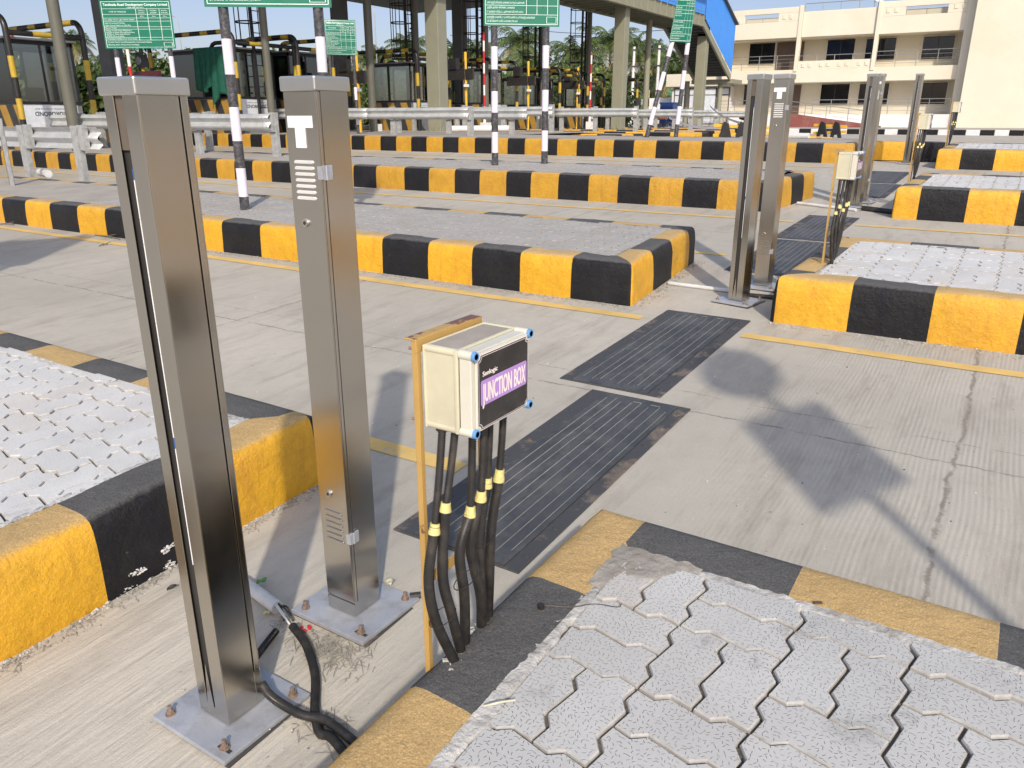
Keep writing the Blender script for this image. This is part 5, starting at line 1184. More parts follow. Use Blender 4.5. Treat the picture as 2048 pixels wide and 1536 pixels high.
def corr_panel(mb, p0, dirv, L, zlo, zhi, amp=.03, pitch=.22, slope=0, nrm=None):
    """vertical corrugated sheet from p0 along dirv (xy), bottom/top heights may slope"""
    d = Vector((dirv[0], dirv[1], 0)).normalized(); nn = Vector((d.y, -d.x, 0)); n = int(L / (pitch / 4)); vs = []
    for i in range(n + 1):
        s_ = L * i / n; o_ = amp * (1 if (i % 4) in (0, 1) else -1); p = Vector(p0) + d * s_ + nn * o_; vs += [(p.x, p.y, zlo + slope * s_), (p.x, p.y, zhi + slope * s_)]
    mb.add(vs, [(2 * i, 2 * i + 2, 2 * i + 3, 2 * i + 1) for i in range(n)])
m = MB(); corr_panel(m, (bx1 + .1, y0, 0), (0, 1), y1 - y0, zb + .6, 9.8); corr_panel(m, (bx0 - .1, y0, 0), (0, 1), y1 - y0, zb + .6, 9.8); cl = m.build('cladding', 'blue', t)
# stairs descending along +Y
sy0, sy1 = 6.9, 12.6; sl = -(zb - 3.75) / (sy1 - sy0)
m = MB()
for x in (bx0, bx1):
    m.add([(x + a, y, z + b) for (y, z) in ((sy0, zb), (sy1, zb + sl * (sy1 - sy0))) for a in (-.06, .06) for b in (0, .38)], [(0, 1, 3, 2), (4, 6, 7, 5), (0, 4, 5, 1), (2, 3, 7, 6), (0, 2, 6, 4), (1, 5, 7, 3)])
m.build('stringer', 'olive', t)
m = MB(); k = 20
for i in range(k):
    y = sy0 + (sy1 - sy0) * i / k; z = zb + .2 + sl * (y - sy0); m.box((bx0 + .06, y, z - .06), (bx1 - .06, y + .30, z - .02)); m.box((bx0 + .06, y, z - .06), (bx1 - .06, y + .02, z + .12))
m.build('stair_treads', 'slate', t)
m = MB(); corr_panel(m, (bx1 + .1, sy0, 0), (0, 1), sy1 - sy0, zb + .45, 9.6, slope=sl); corr_panel(m, (bx0 - .1, sy0, 0), (0, 1), sy1 - sy0, zb + .45, 9.6, slope=sl); m.build('cladding', 'blue', t)
m = MB(); m.add([(x, y, z) for (y, z) in ((sy0 - 1, 9.8 - sl * 0), (sy1, 9.6 + sl * (sy1 - sy0) + .1)) for x in (bx0 - .3, bx1 + .3)], [(0, 1, 3, 2)]); o = m.build('stair_roof', 'slate', t); s_ = o.modifiers.new('s', 'SOLIDIFY'); s_.thickness = .06
m = MB(); m.box((bx0 - .2, sy1, 3.6), (bx1 + .2, sy1 + 2, 3.85)); m.build('landing', 'olive', t)
for (px, Y, lb) in ((1290, 43, 'support_post'), (1437, 52.9, 'support_post'), (1371, 52.9, 'support_post')):
    p = onY(px, 220, Y); m = MB(); m.tube([(p.x + 18.1, Y - 40, .6), (p.x + 18.1, Y - 40, 6.6 if Y < 50 else 3.8)], .16, 12); m.build(lb, 'olive', t, smooth=True, auto=50)

# ------------------------------------------------------------------ barrier arms, poles, lane signals
def boom(X, Y, z0, H, label, r=.04):
    t = thing('lane_barrier', label, 'barrier arm', (X, Y, z0), 0, 'raised red and white barrier arms'); m = MB(); m.tube([(0, 0, .5), (0, 0, H)], r, 10, bands=([.45, .42, .38, .42, .38, .42, .38, .42, .38], [1, 0, 1, 0, 1, 0, 1, 0, 1])); m.build('arm', ['red', 'white'], t, smooth=True, auto=50)
    m = MB(); m.tube([(0, 0, 0), (0, 0, .55)], r * 1.4, 10); m.box((-.15, -.1, 0), (.15, .25, .35)); m.build('base', 'white', t); return t
boom(-19.85, 22.0, .95, 3.9, 'raised red and white barrier arm right of the buckled English board')
boom(-18.5, 27.0, .98, 3.65, 'raised red and white barrier arm right of the broad olive column')
boom(-18.42, 36.0, .98, 3.45, 'raised red and white barrier arm right of the Tamil board')
p = onY(262, 150, 12.2); boom(p.x, 12.2, zi(12.2, .0), 2.9, 'raised red and white barrier arm under the top left English board')
def ypole(X, Y, z0, H, label, screen=True):
    t = thing('sensor_pole', label, 'pole', (X, Y, z0), 0, 'thin yellow sensor poles beside the lanes'); m = MB(); m.tube([(0, 0, 0), (0, 0, H)], .055, 10); m.build('pole', 'pure_y', t, smooth=True, auto=50)
    if screen:
        m = MB(); m.box((-1.05, -.05, H - .95), (.35, .05, H - .58)); m.build('display', 'labelblack', t)
        m = MB(); m.box((-.68, -.12, H - .58), (-.35, .12, H - .20)); m.build('signal_lamp', 'blacksteel', t)
        m = MB(); m.cbox((.1, -.1, H - 1.15), (.10, .2, .09)); m.build('camera_unit', 'white', t)
    m = MB(); m.tube(smooth_path([(0, -.06, H - .3), (.03, -.09, H - .8), (-.03, -.08, H - 1.3), (.02, -.07, H - 2), (0, -.06, .4)], 5), .012, 5); m.build('cable', 'blacksteel', t); return t
ypole(-18.65, 20.0, 1.06, 2.45, 'thin yellow sensor pole with a dark display behind the buckled board'); ypole(-17.95, 25.0, 1.03, 2.75, 'thin yellow sensor pole right of the broad olive column'); ypole(-18.3, 30.0, .7, 3.05, 'thin yellow sensor pole between the Tamil board poles'); ypole(-18.6, 35.0, .7, 3.05, 'thin yellow sensor pole right of the Tamil board poles')
# lane signal with red display under the top-left board
p = onY(284, 120, 14.0); t = thing('lane_signal', 'lane signal lamp and dark red display on a pole under the top left English board', 'signal', (p.x, 14.0, gz(14)))
m = MB(); m.tube([(0, 0, 0), (0, 0, 2.95)], .05, 8, bands=([.5, .5], [0, 1])); m.build('pole', ['pipe_y', 'pipe_k'], t, smooth=True, auto=50)
m = MB(); m.box((-.14, -.1, 2.22), (.14, .08, 2.55)); b_ = m.build('lamp_box', 'blacksteel', t); m = MB(); m.tube([(0, -.1, 2.385), (0, -.13, 2.385)], [.11, .10], 18); m.build('lens', 'alu', b_, smooth=True, auto=50)
m = MB(); m.box((-.35, -.08, 1.88), (.75, .02, 2.12)); m.build('display', simple('dark red display', (.09, .012, .015), .25), t)
for (px, py, Y, lb) in ((143, 210, 22, 'small white round and square sign seen from behind, left of the nearest steel post'),):
    q = onY(px, py, Y); traffic_sign(q.x, Y, gz(Y), lb, r=.27, rect=(.50, .55), pole=2.4, zrect=1.05, ang=R_(205) - math.pi + R_(0))
q = onY(310, 172, 20); traffic_sign(q.x, 20, gz(20), 'white sign seen from behind between the board poles, above the nearest steel post cap', r=.2, rect=(.5, .5), pole=1.95, zrect=.9, ang=R_(25))

# ------------------------------------------------------------------ toppled barricades, tape, motorbikes
def barricade(X, Y, rz, label, n=3):
    z0 = gz(Y); t = thing('barricade', label, 'barricade', (X, Y, z0), rz, 'toppled yellow and black barricades')
    for i in range(n):
        m = MB(); P = [(-.22, 0), (-.08, 0), (-.05, .12), (.1, .14), (.14, 0), (.3, 0), (.13, .62), (-.05, .70), (-.1, .60)]
        m.add([(p[0] + i * .62, -.04 + i * .05, p[1]) for p in P] + [(p[0] + i * .62, .04 + i * .05, p[1]) for p in P], [tuple(range(8, -1, -1)), tuple(range(9, 18))] + [(j, (j + 1) % 9, 9 + (j + 1) % 9, 9 + j) for j in range(9)]); m.build('end_frame', 'blacksteel', t, bevel=.01)
    for (z, a) in ((.5, .04), (.22, -.05)):
        m = MB(); m.cbox((.62 * (n - 1) / 2, .12, z), (.62 * n + .3, .035, .12), 0, Matrix.Rotation(a, 4, 'Y')); m.build('plank', 'pure_y', t, bevel=.008)
    return t
p = onG(1448, 279); barricade(p.x, p.y, R_(10), 'toppled yellow and black barricade left of the second pair of steel posts')
p = onG(1635, 277); barricade(p.x - .5, p.y + 3, R_(-15), 'toppled yellow and black barricade right of the second pair of steel posts', 2)
m = MB(); a = onG(1565, 276); z = gz(a.y)
for k, (l, an, hh) in enumerate(((3.2, .1, .05), (3.4, -.12, .12), (2.2, .45, .03))): m.cbox((a.x + k * .3, a.y + k * .25, z + hh), (l, .14, .04), 0, Matrix.Rotation(an, 4, 'Z') @ Matrix.Rotation(.04 * k, 4, 'Y'))
tag(m.build('plank_pile', 'pure_y', bevel=.01), 'pile of loose yellow planks on the ground behind the second pair of steel posts', 'planks')
m = MB(); a = onG(1572, 276); m.tube([(a.x, a.y, gz(a.y) + .12), (a.x + .95, a.y - .1, gz(a.y) + .12)], .12, 14); tag(m.build('pipe', 'tubeg', smooth=True, auto=50), 'thick grey pipe section beside the loose yellow planks', 'pipe')
def tape_line(a, b, label):
    m = MB(); A = Vector(a); B = Vector(b); n = 10; vs = []
    for i in range(n + 1):
        t_ = i / n; p = A.lerp(B, t_); p.z -= .10 * math.sin(math.pi * t_); vs += [(p.x, p.y, p.z - .03), (p.x, p.y, p.z + .03)]
    m.add(vs, [(2 * i, 2 * i + 2, 2 * i + 3, 2 * i + 1) for i in range(n)], 0); tag(m.build('barrier_tape', 'pole_w'), label, 'tape')
tape_line(onY(1338, 235, 24), onY(1432, 256, 22), 'white barrier tape strung low from the crash barrier to the toppled barricade'); tape_line(onY(1420, 212, 38), onY(1480, 246, 22), 'pale barrier tape strung from the far crash barrier to the second pair of posts')
def motorbike(X, Y, rz, label, z=None):
    t = thing('motorbike', label, 'motorbike', (X, Y, gz(Y)), rz)
    for x in (-.62, .62):
        m = MB(); P = [(x + .28 * math.cos(a), 0, .30 + .28 * math.sin(a)) for a in [i * math.pi / 10 for i in range(21)]]; m.tube(P, .045, 8, cap=False); wv = m.build('wheel', 'labelblack', t, smooth=True)
        m = MB()
        for i in range(8): a = i * math.pi / 4; m.tube([(x, 0, .3), (x + .25 * math.cos(a), 0, .3 + .25 * math.sin(a))], .006, 4)
        m.tube([(x, -.05, .3), (x, .05, .3)], .05, 10); m.build('spokes', 'zinc', wv)
    m = MB(); m.tube([(-.62, 0, .3), (-.1, 0, .32), (.25, 0, .35), (.42, 0, .75), (.62, 0, .3)], .035, 8); m.tube([(-.62, .08, .3), (-.45, .05, .75), (.4, 0, .78)], .03, 8); m.cbox((0, 0, .38), (.34, .22, .28)); m.build('frame', 'blacksteel', t)
    m = MB(); m.tube([(-.05, 0, .80), (.1, 0, .86), (.3, 0, .87), (.42, 0, .80)], [.08, .13, .13, .06], 12); m.build('tank', 'maroon', t, smooth=True)
    m = MB(); m.tube([(-.75, 0, .84), (-.5, 0, .82), (-.1, 0, .80)], [.07, .11, .10], 10); m.build('seat', 'labelblack', t, smooth=True)
    m = MB(); m.tube([(.34, -.36, 1.02), (.42, -.1, .98), (.42, .1, .98), (.34, .36, 1.02)], .016, 6); m.tube([(.42, 0, .98), (.45, 0, .75)], .03, 6); m.build('handlebar', 'zinc', t); m = MB(); m.tube([(.46, 0, .84), (.54, 0, .84)], [.07, .09], 12); m.build('headlight', 'alu', t, smooth=True); return t
p = onY(1316, 258, 46); motorbike(p.x, 46, R_(15), 'parked motorbike seen under the crash barriers left of the leaning sign pole'); p = onY(1500, 256, 46); motorbike(p.x, 46, R_(-20), 'parked motorbike behind the toppled barricade near the second pair of posts')

# ------------------------------------------------------------------ cream building
def building():
    t = thing('office_building', 'two storey cream office building with dark windows and verandas at upper right', 'building', (-12, 60, .9))
    ox, oy, oz = -12, 60, .9
    def B(m, x0, x1, y0, y1, z0, z1, mi=0): m.box((x0 - ox, y0 - oy, z0 - oz), (x1 - ox, y1 - oy, z1 - oz), mi)
    xL, xR = -19.95, -4.45; x1, x2 = -14.75, -9.72
    m = MB(); B(m, xL, xR, 61.8, 62.0, .9, 8.3)                                   # back wall of the verandas
    m.build('inner_wall', 'wall_in', t)
    m = MB()
    B(m, xL, xR, 60.0, 61.8, 3.83, 4.68)         # first floor slab
    B(m, xL, x1, 60.0, 60.22, 6.76, 7.80); B(m, xL, -18.6, 60, 60.22, 7.80, 8.35); B(m, -16.25, x1, 60, 60.22, 7.80, 8.35); B(m, xL, x1, 60, 60.22, 8.35, 8.70)
    B(m, x1 + .15, x2 - .15, 60.12, 60.3, 6.76, 8.36)
    B(m, x2, xR, 60, 60.22, 6.70, 7.74); B(m, x2, -8.2, 60, 60.22, 7.74, 8.26); B(m, -5.79, xR, 60, 60.22, 7.74, 8.26); B(m, x2, xR, 60, 60.22, 8.26, 8.64)
    B(m, x1 + .15, x2 - .15, 60.03, 60.18, 4.68, 5.22)                           # middle parapet
    B(m, xL, xR, 60.22, 61.8, 6.70, 6.76)
    m.build('facade', 'wall', t, bevel=.02)
    for q in ((xL - .12, xL + .1, 59.95, 61.8, 4.66, 8.74), (x1 - .10, x1 + .14, 59.93, 60.4, 4.55, 8.76), (x2 - .14, x2 + .10, 59.93, 60.4, 4.5, 8.72), (xR - .25, xR + .3, 59.9, 62, .9, 8.9)):
        m = MB(); B(m, *q); m.build('pillar', 'wall', t, bevel=.02)
    for xs_ in ((-19.55, -19.15, -15.95, -15.5), (-9.35, -8.85, -5.45, -5.0)):
        for x in xs_: m = MB(); B(m, x, x + .22, 59.96, 60, 7.95, 8.25); m.build('square_boss', 'wall', t, bevel=.02)
    for x in (-14.35, -13.9, -13.15, -12.7, -11.95, -11.5, -10.7, -10.25): m = MB(); B(m, x, x + .22, 59.99, 60.03, 4.82, 5.08); m.build('square_boss', 'wall', t, bevel=.02)
    wins = [(-18.57, -16.75, 5.22, 6.63), (-13.12, -11.34, 5.33, 6.63), (-10.59, -8.74, 5.22, 6.58), (-7.09, -5.27, 5.18, 6.54), (-18.7, -17.6, 2.42, 3.8), (-13.19, -11.32, 2.40, 3.74), (-10.65, -8.78, 2.38, 3.72), (-6.95, -5.24, 2.37, 3.70)]
    for (a, b, c, d) in wins:
        m = MB(); B(m, a - .07, b + .07, 61.74, 61.8, c - .07, d + .07); f = m.build('window', 'wall', t, bevel=.01); m = MB(); B(m, a, b, 61.70, 61.742, c, d); m.build('pane', 'glassdark', f)
        m = MB(); B(m, (a + b) / 2 - .025, (a + b) / 2 + .025, 61.68, 61.70, c, d); B(m, a, b, 61.68, 61.7, c, c + .04); B(m, a, b, 61.68, 61.7, d - .04, d); m.build('frame', 'labelblack', f)
    for (a, b, c, d) in ((-16.59, -14.72, 4.75, 6.63), (-15.57, -14.6, 1.75, 3.74)):
        m = MB(); B(m, a, b, 61.7, 61.8, c, d); m.build('door', 'brown', t, bevel=.01)
    # plinth, ramp and rails
    m = MB(); B(m, -19.0, xR, 59.6, 61.8, .9, 1.72); m.build('plinth', 'wallw', t)
    m = MB(); m.add([(x - ox, y - oy, z - oz) for (x, z) in ((-14.6, .88), (-8.3, .88), (-8.3, 1.0), (-13.8, 1.75), (-14.6, 1.75)) for y in (57.2, 57.4)], [(0, 2, 4, 6, 8), (9, 7, 5, 3, 1), (0, 1, 3, 2), (2, 3, 5, 4), (4, 5, 7, 6), (6, 7, 9, 8), (8, 9, 1, 0)]); m.build('ramp_wall', 'maroon', t)
    m = MB(); m.add([(x - ox, y - oy, z - oz) for (x, z) in ((-14.6, .88), (-8.3, .88), (-8.3, .95), (-13.8, 1.70), (-14.6, 1.70)) for y in (57.4, 59.6)], [(0, 2, 4, 6, 8), (9, 7, 5, 3, 1), (0, 1, 3, 2), (2, 3, 5, 4), (4, 5, 7, 6), (6, 7, 9, 8), (8, 9, 1, 0)]); m.build('ramp', 'wallw', t)
    def railing(xa, xb, y, za, zb, H=1.0, bars=4, step=1.15):
        m = MB(); n = max(1, int((xb - xa) / step))
        for i in range(n + 1): x = xa + (xb - xa) * i / n; z = za + (zb - za) * i / n; m.tube([(x - ox, y - oy, z - oz), (x - ox, y - oy, z - oz + H)], .025, 6)
        for k in range(bars): h = H * (k + 1) / bars; m.tube([(xa - ox, y - oy, za - oz + h), (xb - ox, y - oy, zb - oz + h)], .024 if k == bars - 1 else .012, 6)
        m.build('railing', 'rail', t)
    railing(xL + .15, x1 - .1, 60.1, 4.68, 4.68, .95); railing(x1 + .2, x2 - .2, 60.1, 5.22, 5.22, .35, 1); railing(x2 + .1, xR - .25, 60.1, 4.66, 4.66, 1.0)
    railing(-19.9, -15.0, 59.65, 1.72, 1.72, .95); railing(-13.2, xR - .3, 59.65, 1.72, 1.72, .95); railing(-14.5, -9.0, 57.3, 1.70, 1.0, .9, 3)
    railing(x1 + .2, x2 - .2, 60.2, 8.36, 8.36, .5, 1); railing(-18.6, -16.2, 60.3, 7.8, 7.8, .3, 1); railing(-8.2, -5.8, 60.3, 7.74, 7.74, .35, 1)
    m = MB(); P = onY(1750, 2, 62); m.tube([(P.x - ox, 2, 8.3 - oz), (P.x - ox, 2, 9.0 - oz)], .03, 6); m.tube([(P.x - ox, 2, 8.9 - oz), (P.x - ox + .25, 1.6, 9.1 - oz)], [.05, .28], 12); m.build('satellite_dish', 'white', t)
    # big blank block at the right
    m = MB(); B(m, xR + .3, 14, 58.9, 66, .9, 12.5); m.build('end_block', 'wall', t, bevel=.02)
    m = MB(); B(m, xL, xR + .3, 62.0, 66, .9, 8.2); m.build('rear_block', 'wall', t)
    for r_ in range(10):
        pass
building()
t = thing('annex', 'low white glazed annex beside the footbridge stairs, left of the cream building', 'building', (-21.5, 61, .9))
m = MB(); m.box((-2.6, 0, 0), (2.0, 4, 2.85)); m.build('wall', 'wallw', t); m = MB(); m.box((-3.0, -.4, 2.85), (1.9, 4.2, 3.75)); m.build('roof', 'wall', t, bevel=.02)
for x in (-2.4, -1.2, .0, 1.0):
    m = MB(); m.box((x, -.06, .15), (x + .95, -.01, 2.75)); f = m.build('door', 'brown', t); m = MB(); m.box((x + .07, -.075, .2), (x + .88, -.065, 2.2)); m.build('pane', 'board_w' if x < .9 else 'wall_in', f); m = MB(); m.box((x + .07, -.075, 2.27), (x + .88, -.065, 2.68)); m.build('pane', 'board_w', f)
m = MB()
for x in (-2.4, -1.2, 0, 1.2, 1.9): m.tube([(x, -.9, 0.05), (x, -.9, 1.0)], .025, 6)
for z in (.3, .55, .8, 1.0): m.tube([(-2.5, -.9, z), (1.95, -.9, z)], .016, 6)
m.build('railing', 'rail', t)

# ------------------------------------------------------------------ background: walls, poles, shed, tub
def tagbox(name, a, b, mt, label, cat, bevel=0): m = MB(); m.box(a, b); return tag(m.build(name, mt, bevel=bevel), label, cat)
tagbox('boundary_wall', (-60, 70, .6), (-23.8, 70.3, 1.9), 'wallw', 'low pale boundary wall behind the far crash barriers', 'wall')
p = onY(1283, 196, 62); q = onY(1360, 225, 62)
m = MB(); nx, nz = 14, 5; vs = [(p.x + (q.x - p.x) * i / nx, 62 + .08 * math.sin(i * 1.9), q.z + (p.z - q.z) * j / nz + (.05 * math.sin(i * 1.3) if j == nz else 0)) for j in range(nz + 1) for i in range(nx + 1)]
m.add(vs, [(j * (nx + 1) + i, j * (nx + 1) + i + 1, (j + 1) * (nx + 1) + i + 1, (j + 1) * (nx + 1) + i) for j in range(nz) for i in range(nx)]); o = m.build('white_sheet', 'tarp', smooth=True); s_ = o.modifiers.new('s', 'SOLIDIFY'); s_.thickness = .02; tag(o, 'white sheet hung as a screen behind the leaning sign pole', 'sheet')
p = onY(1320, 207, 58); q = onY(1345, 226, 58); t = thing('water_tub', 'big blue plastic tub in front of the white sheet', 'tub', ((p.x + q.x) / 2, 58, .6)); w2 = (q.x - p.x) / 2
m = MB(); m.box((-w2, 0, 0), (w2, 1, p.z - .6)); m.build('body', 'bluebox', t, bevel=.05); m = MB(); m.box((-w2 - .05, -.05, p.z - .62), (w2 + .05, 1.05, p.z - .52)); m.build('rim', 'bluebox', t, bevel=.02)
def upole(px, Y, ztop, label, arms=True):
    p = onY(px, 200, Y); t = thing('utility_pole', label, 'pole', (p.x, Y, .6)); m = MB(); m.tube([(0, 0, 0), (0, 0, ztop)], [.16, .11], 8); m.build('shaft', 'wallw', t, smooth=True, auto=50)
    m = MB()
    for k in range(8): m.box((-.22, -.05, .8 + k * .62), (.22, .0, .86 + k * .62))
    m.build('step_iron', 'rust', t); return t
upole(1264, 66, 6.6, 'left concrete pole of the twin pole behind the olive column'); t = upole(1313, 66, 6.6, 'right concrete pole of the twin pole, by the palms')
a = onY(1264, 200, 66); b = onY(1313, 200, 66)
m = MB()
for z in (6.9, 5.6, 3.6, 2.4): m.box((a.x - .4, 65.85, z), (b.x + .4, 65.95, z + .1))
for k in range(3):
    for z in (7.0,): m.tube([(a.x + .4 + k * .7, 65.9, z), (a.x + .4 + k * .7, 65.9, z + .35)], [.07, .03], 8)
m.tube([(a.x + 1.0, 65.9, 2.5), (a.x + 1.0, 65.9, 3.5)], .42, 14)
tag(m.build('pole_crossarms', 'rust'), 'rusty cross arms with a transformer drum spanning the twin concrete poles', 'cross arms')
tagbox('shed', tuple(onY(1322, 172, 90) - Vector((0, 0, 3))), tuple(onY(1352, 158, 90) + Vector((0, 3, 0))), simple('turquoise wall', (.03, .42, .33), .7), 'small turquoise house among the trees behind the leaning sign pole', 'house')
tagbox('red_parapet', tuple(onY(100, 225, 60) - Vector((0, 0, .8))), tuple(onY(215, 212, 60) + Vector((0, .5, 0))), 'wallw', 'low white and red roadside wall left of the nearest steel post', 'wall')
def lamp(px, py, Y, h, label):
    p = onY(px, py, Y); t = thing('street_lamp', label, 'street lamp', (p.x, Y, .6)); m = MB(); H = p.z - .6; m.tube([(0, 0, 0), (0, 0, H)] + [(-.4, 0, H + .5), (-1.8, 0, H + 1.0)], [.09, .06, .05, .04], 8); m.build('mast', 'zincd', t, smooth=True); m = MB(); m.cbox((-2.2, 0, H + 1.05), (.8, .25, .12)); m.build('luminaire', 'alu', t, bevel=.02)
lamp(356, 42, 80, 9, 'distant street lamp to the right of the top left board'); lamp(748, 12, 80, 10, 'distant street lamp above the buckled English board')
def cable(a, b, sag, label):
    m = MB(); A = Vector(a); B = Vector(b); m.tube([A.lerp(B, i / 16) - Vector((0, 0, sag * math.sin(math.pi * i / 16))) for i in range(17)], .03, 5); tag(m.build('overhead_cable', 'blacksteel'), label, 'cable')
cable(onY(900, 70, 85), onY(1420, 128, 70), .8, 'upper overhead cable crossing the sky behind the footbridge'); cable(onY(1050, 58, 85), onY(1330, 60, 75), .4, 'overhead cable crossing between the Tamil board and the olive column'); cable(onY(1100, 160, 70), onY(1260, 130, 66), .4, 'low overhead cable left of the twin poles')

# ------------------------------------------------------------------ vegetation
def palm_mesh(seed, H, nf=26, FL=3.3):
    r = random.Random(seed); tr = MB(); lean = Vector((r.uniform(-.8, .8), r.uniform(-.4, .4), 0)); P = []
    for i in range(9): t = i / 8; P.append(Vector((lean.x * t * t, lean.y * t * t, H * t)))
    tr.tube(P, [.24 - .12 * (i / 8) for i in range(9)], 8); top = P[-1]; cr = MB()
    for k in range(nf):
        az = k * 2.399 + r.uniform(-.2, .2); el = R_(78) - (k / nf) ** .8 * R_(112) + r.uniform(-.12, .12); L = FL * r.uniform(.8, 1.08) * (.8 if k < 4 else 1); n = 13; pts = []; p = top.copy(); e = el
        d0 = Vector((math.cos(az), math.sin(az), 0))
        for i in range(n + 1):
            pts.append(p.copy()); p = p + (d0 * math.cos(e) + Vector((0, 0, 1)) * math.sin(e)) * (L / n); e -= R_(6.2) * (.6 + i / n)
        mi = 1 if (k > nf * .72 and r.random() < .8) else 0
        cr.tube(pts, [.045 - .036 * i / n for i in range(n + 1)], 4, mi); side = Vector((-d0.y, d0.x, 0))
        for i in range(1, n + 1):
            q = i / n; ll = L * .26 * math.sin(math.pi * min(1, .12 + q * .85)) ** .7 + .08; tg = (pts[i] - pts[i - 1]).normalized()
            for sub in (0, .5):
                b0 = pts[i - 1].lerp(pts[i], sub)
                for s_ in (-1, 1):
                    dr = (side * s_ * .85 + tg * .55 - Vector((0, 0, 1)) * r.uniform(.25, .8)).normalized(); w_ = tg * .045; mid = b0 + dr * ll * .5; tip = b0 + dr * ll - Vector((0, 0, ll * .28))
                    cr.add([b0 - w_, b0 + w_, mid + w_ * .9, mid - w_ * .9, tip], [(0, 1, 2, 3), (3, 2, 4)], mi)
    cr.keepn = True; tr_me = tr; return tr, cr
palms = []
for sd_, H, nf, fl in ((1, 8.6, 30, 3.6), (5, 7.4, 26, 3.2), (9, 9.6, 30, 3.8)):
    t = thing('palm_tree', 'x', 'palm tree', (0, 0, -50)); a, b = palm_mesh(sd_, H, nf, fl); a.build('trunk', 'bark', t, smooth=True); b.build('crown', ['frond', 'frond_old'], t); palms.append((t, H))
spots = [(150, 85, 62, 0, 'palm behind the far left booth, right of its guard frame'), (205, 128, 70, 1, 'drooping palm between the far left guard frame and the grey column'), (120, 95, 66, 2, 'palm crown half hidden by the plain olive column at far left'),
         (560, 122, 72, 1, 'palm showing over the roof of the booth beside the louvred steel post'), (664, 130, 60, 1, 'palm just below the buckled English board'),
         (730, 118, 88, 1, 'palm tip between the buckled board and the red and white arm'), (772, 112, 90, 0, 'small far palm right of the first red and white arm'), (815, 96, 80, 0, 'palm left of the broad olive column behind the caged ladder'),
         (905, 108, 84, 1, 'palm directly right of the broad olive column'), (958, 108, 78, 0, 'palm behind the second red and white arm'), (1040, 84, 72, 2, 'big bushy palm between the two Tamil board poles'), (1062, 128, 66, 1, 'low palm with yellowing fronds between the Tamil board poles'),
         (1150, 112, 70, 0, 'palm right of the Tamil board, behind the caged ladder'), (1222, 84, 74, 2, 'tallest palm left of and behind the olive footbridge column'), (1262, 100, 80, 1, 'palm right of the olive footbridge column'), (1296, 108, 92, 0, 'far palm behind the thin footbridge support'), (1312, 112, 96, 1, 'farthest small palm under the footbridge'), (1350, 140, 70, 2, 'palm with drooping fronds behind the footbridge stairs')]
used = set()
for (px, py, Y, k, lb) in spots:
    t, H = palms[k]; p = onY(px, py, Y); z0 = p.z - H
    if k not in used: used.add(k); t.location = (p.x, Y, z0); t['label'] = lb; t['group'] = 'coconut palms along the far side'; t.rotation_euler = (0, 0, rnd.random() * 6)
    else: dup(t, (p.x, Y, z0), rnd.random() * 6, lb, 'coconut palms along the far side')
def tree_mesh(seed, H, W_, leafn=2600, ls=.16):
    r = random.Random(seed); tr = MB(); tr.tube([(0, 0, 0), (.1, 0, H * .3), (0, .1, H * .55)], [.22, .16, .08], 7); cr = MB(); cl = []
    for i in range(20):
        a = r.random() * 6.28; rr = W_ * .5 * math.sqrt(r.random()); z = H * (.16 + .72 * r.random()); rr *= (1 - max(0, z / H - .55) * 1.1); c = Vector((rr * math.cos(a), rr * math.sin(a), z)); cl.append((c, r.uniform(.16, .30) * W_)); 
        if i < 7: tr.tube([(0, 0, H * .3), c * .6 + Vector((0, 0, H * .1)), c], [.08, .05, .02], 5)
    for i in range(leafn):
        c, cr_ = cl[r.randrange(len(cl))]; d = Vector((r.gauss(0, 1), r.gauss(0, 1), r.gauss(0, .8))).normalized() * cr_ * (r.random() ** .35); p = c + d
        if p.z < .1: continue
        n1 = Vector((r.gauss(0, 1), r.gauss(0, 1), r.gauss(0, 1) + .6)).normalized(); u = n1.orthogonal().normalized(); v = n1.cross(u); s_ = ls * r.uniform(.6, 1.3)
        cr.add([p - u * s_, p - v * s_ * .6, p + u * s_, p + v * s_ * .6], [(0, 1, 2, 3)])
    cr.keepn = True; return tr, cr
trees = []
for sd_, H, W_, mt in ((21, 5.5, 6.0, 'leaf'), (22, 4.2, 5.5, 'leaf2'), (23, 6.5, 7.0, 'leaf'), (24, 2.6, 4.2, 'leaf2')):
    t = thing('broadleaf_tree', 'x', 'tree', (0, 0, -60)); a, b = tree_mesh(sd_, H, W_); a.build('trunk', 'bark', t, smooth=True); b.build('crown', mt, t); trees.append((t, H))
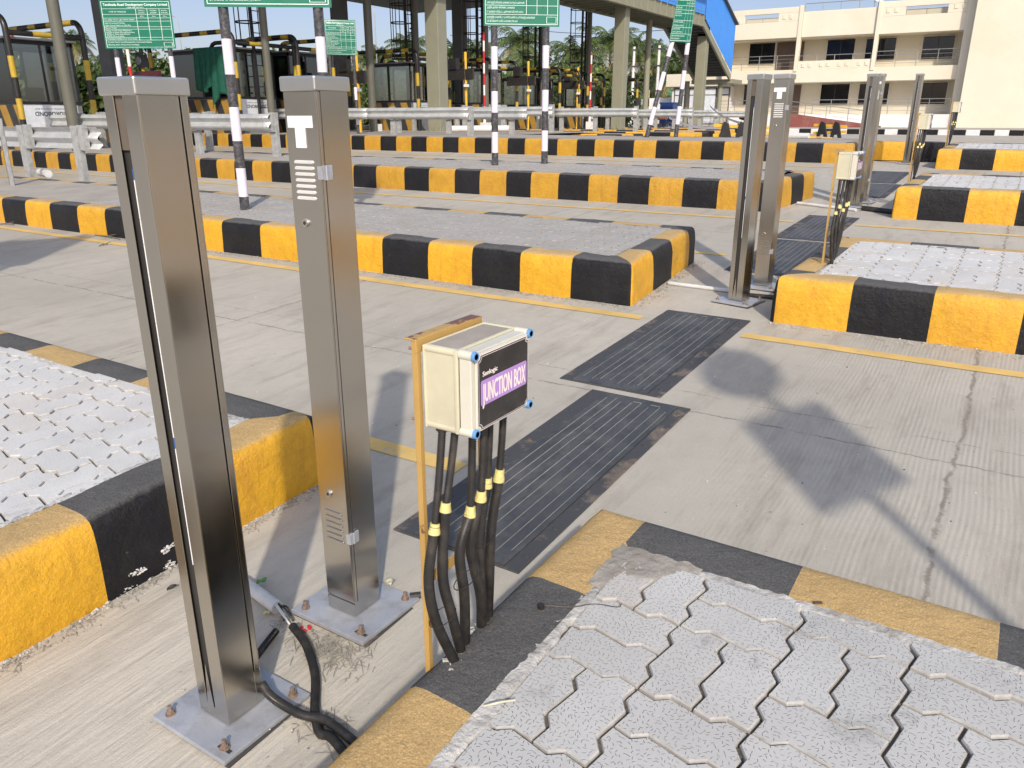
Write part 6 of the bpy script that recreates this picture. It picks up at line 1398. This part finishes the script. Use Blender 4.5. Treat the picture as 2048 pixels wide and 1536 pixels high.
tsp = [(255, 98, 70, 0, 'rounded green tree behind the raised arm under the top left board'), (225, 150, 66, 3, 'bare-twigged shrub between the grey column and the far left guard frame'), (335, 120, 74, 1, 'tree seen through the netted booth glass'), (60, 150, 60, 2, 'dark tree seen through the far left booth glass'),
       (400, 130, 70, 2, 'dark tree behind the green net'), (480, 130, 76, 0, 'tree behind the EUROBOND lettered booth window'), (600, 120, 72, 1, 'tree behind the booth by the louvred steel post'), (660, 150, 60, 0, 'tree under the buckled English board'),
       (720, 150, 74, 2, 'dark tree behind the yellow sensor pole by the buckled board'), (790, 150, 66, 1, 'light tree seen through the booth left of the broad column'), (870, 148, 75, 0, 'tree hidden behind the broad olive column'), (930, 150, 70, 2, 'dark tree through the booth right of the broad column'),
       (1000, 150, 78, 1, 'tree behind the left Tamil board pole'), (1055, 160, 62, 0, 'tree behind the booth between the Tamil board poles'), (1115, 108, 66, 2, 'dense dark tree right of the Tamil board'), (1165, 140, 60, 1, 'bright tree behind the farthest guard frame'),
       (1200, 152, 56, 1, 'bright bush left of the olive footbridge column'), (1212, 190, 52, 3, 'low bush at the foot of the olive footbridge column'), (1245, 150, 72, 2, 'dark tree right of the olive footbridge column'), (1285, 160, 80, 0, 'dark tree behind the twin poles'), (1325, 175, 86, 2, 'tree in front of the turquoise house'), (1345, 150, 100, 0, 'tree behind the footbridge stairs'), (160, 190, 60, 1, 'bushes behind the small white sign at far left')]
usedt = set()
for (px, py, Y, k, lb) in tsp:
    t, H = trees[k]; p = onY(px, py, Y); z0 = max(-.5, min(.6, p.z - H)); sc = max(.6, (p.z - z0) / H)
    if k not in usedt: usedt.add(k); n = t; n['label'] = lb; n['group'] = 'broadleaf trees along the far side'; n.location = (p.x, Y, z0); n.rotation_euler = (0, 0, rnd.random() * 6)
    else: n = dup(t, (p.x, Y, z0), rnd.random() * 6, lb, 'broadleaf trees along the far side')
    n.scale = (sc, sc, sc)
# far wood closing the horizon
r = random.Random(5); m = MB()
for i in range(42000):
    a = r.uniform(-1.15, -.30); d = r.uniform(105, 135); x = d * math.sin(a); y = d * math.cos(a); top = 7.2 + 2.6 * mnoise.noise(Vector((a * 22, 1, 2))) + 2.2 * mnoise.noise(Vector((a * 70, 3, 2))); z = .2 + (top) * (r.random() ** .7); s_ = r.uniform(.3, .75)
    n1 = Vector((r.gauss(0, 1), r.gauss(0, 1) - .4, r.gauss(0, 1) + .6)).normalized(); u = n1.orthogonal().normalized(); v = n1.cross(u); p = Vector((x, y, z)); m.add([p - u * s_, p - v * s_ * .6, p + u * s_, p + v * s_ * .6], [(0, 1, 2, 3)])
m.keepn = True; struct(m.build('far_wood', 'leaf'), 'stuff')
# white pipe lying near the broad column
a = onY(895, 264, 22.2); m = MB(); m.tube([(a.x, 22.2, 1.16), (a.x + 2.2, 22.9, 1.18)], .10, 14); tag(m.build('pipe', 'pvcwhite', smooth=True, auto=50), 'thick white pipe lying behind the crash barrier right of the broad olive column', 'pipe')
# red dust smear round the sign pole foot
m = MB(); c = Vector((-6.9, 5.95)); vs = []; n = 22
for j in range(2):
    for i in range(n): a = 2 * math.pi * i / n; q = (1.0 if j else .4) * (1 + .35 * mnoise.noise(Vector((math.cos(a) * 2, math.sin(a) * 2, j)))); x = c.x + .75 * q * math.cos(a) * .9; y = c.y + .16 * q * math.sin(a) + .18 * q * math.cos(a); vs.append((x, y, .043 * y + .3205))
m.add(vs, [(i, (i + 1) % n, n + (i + 1) % n, n + i) for i in range(n)])
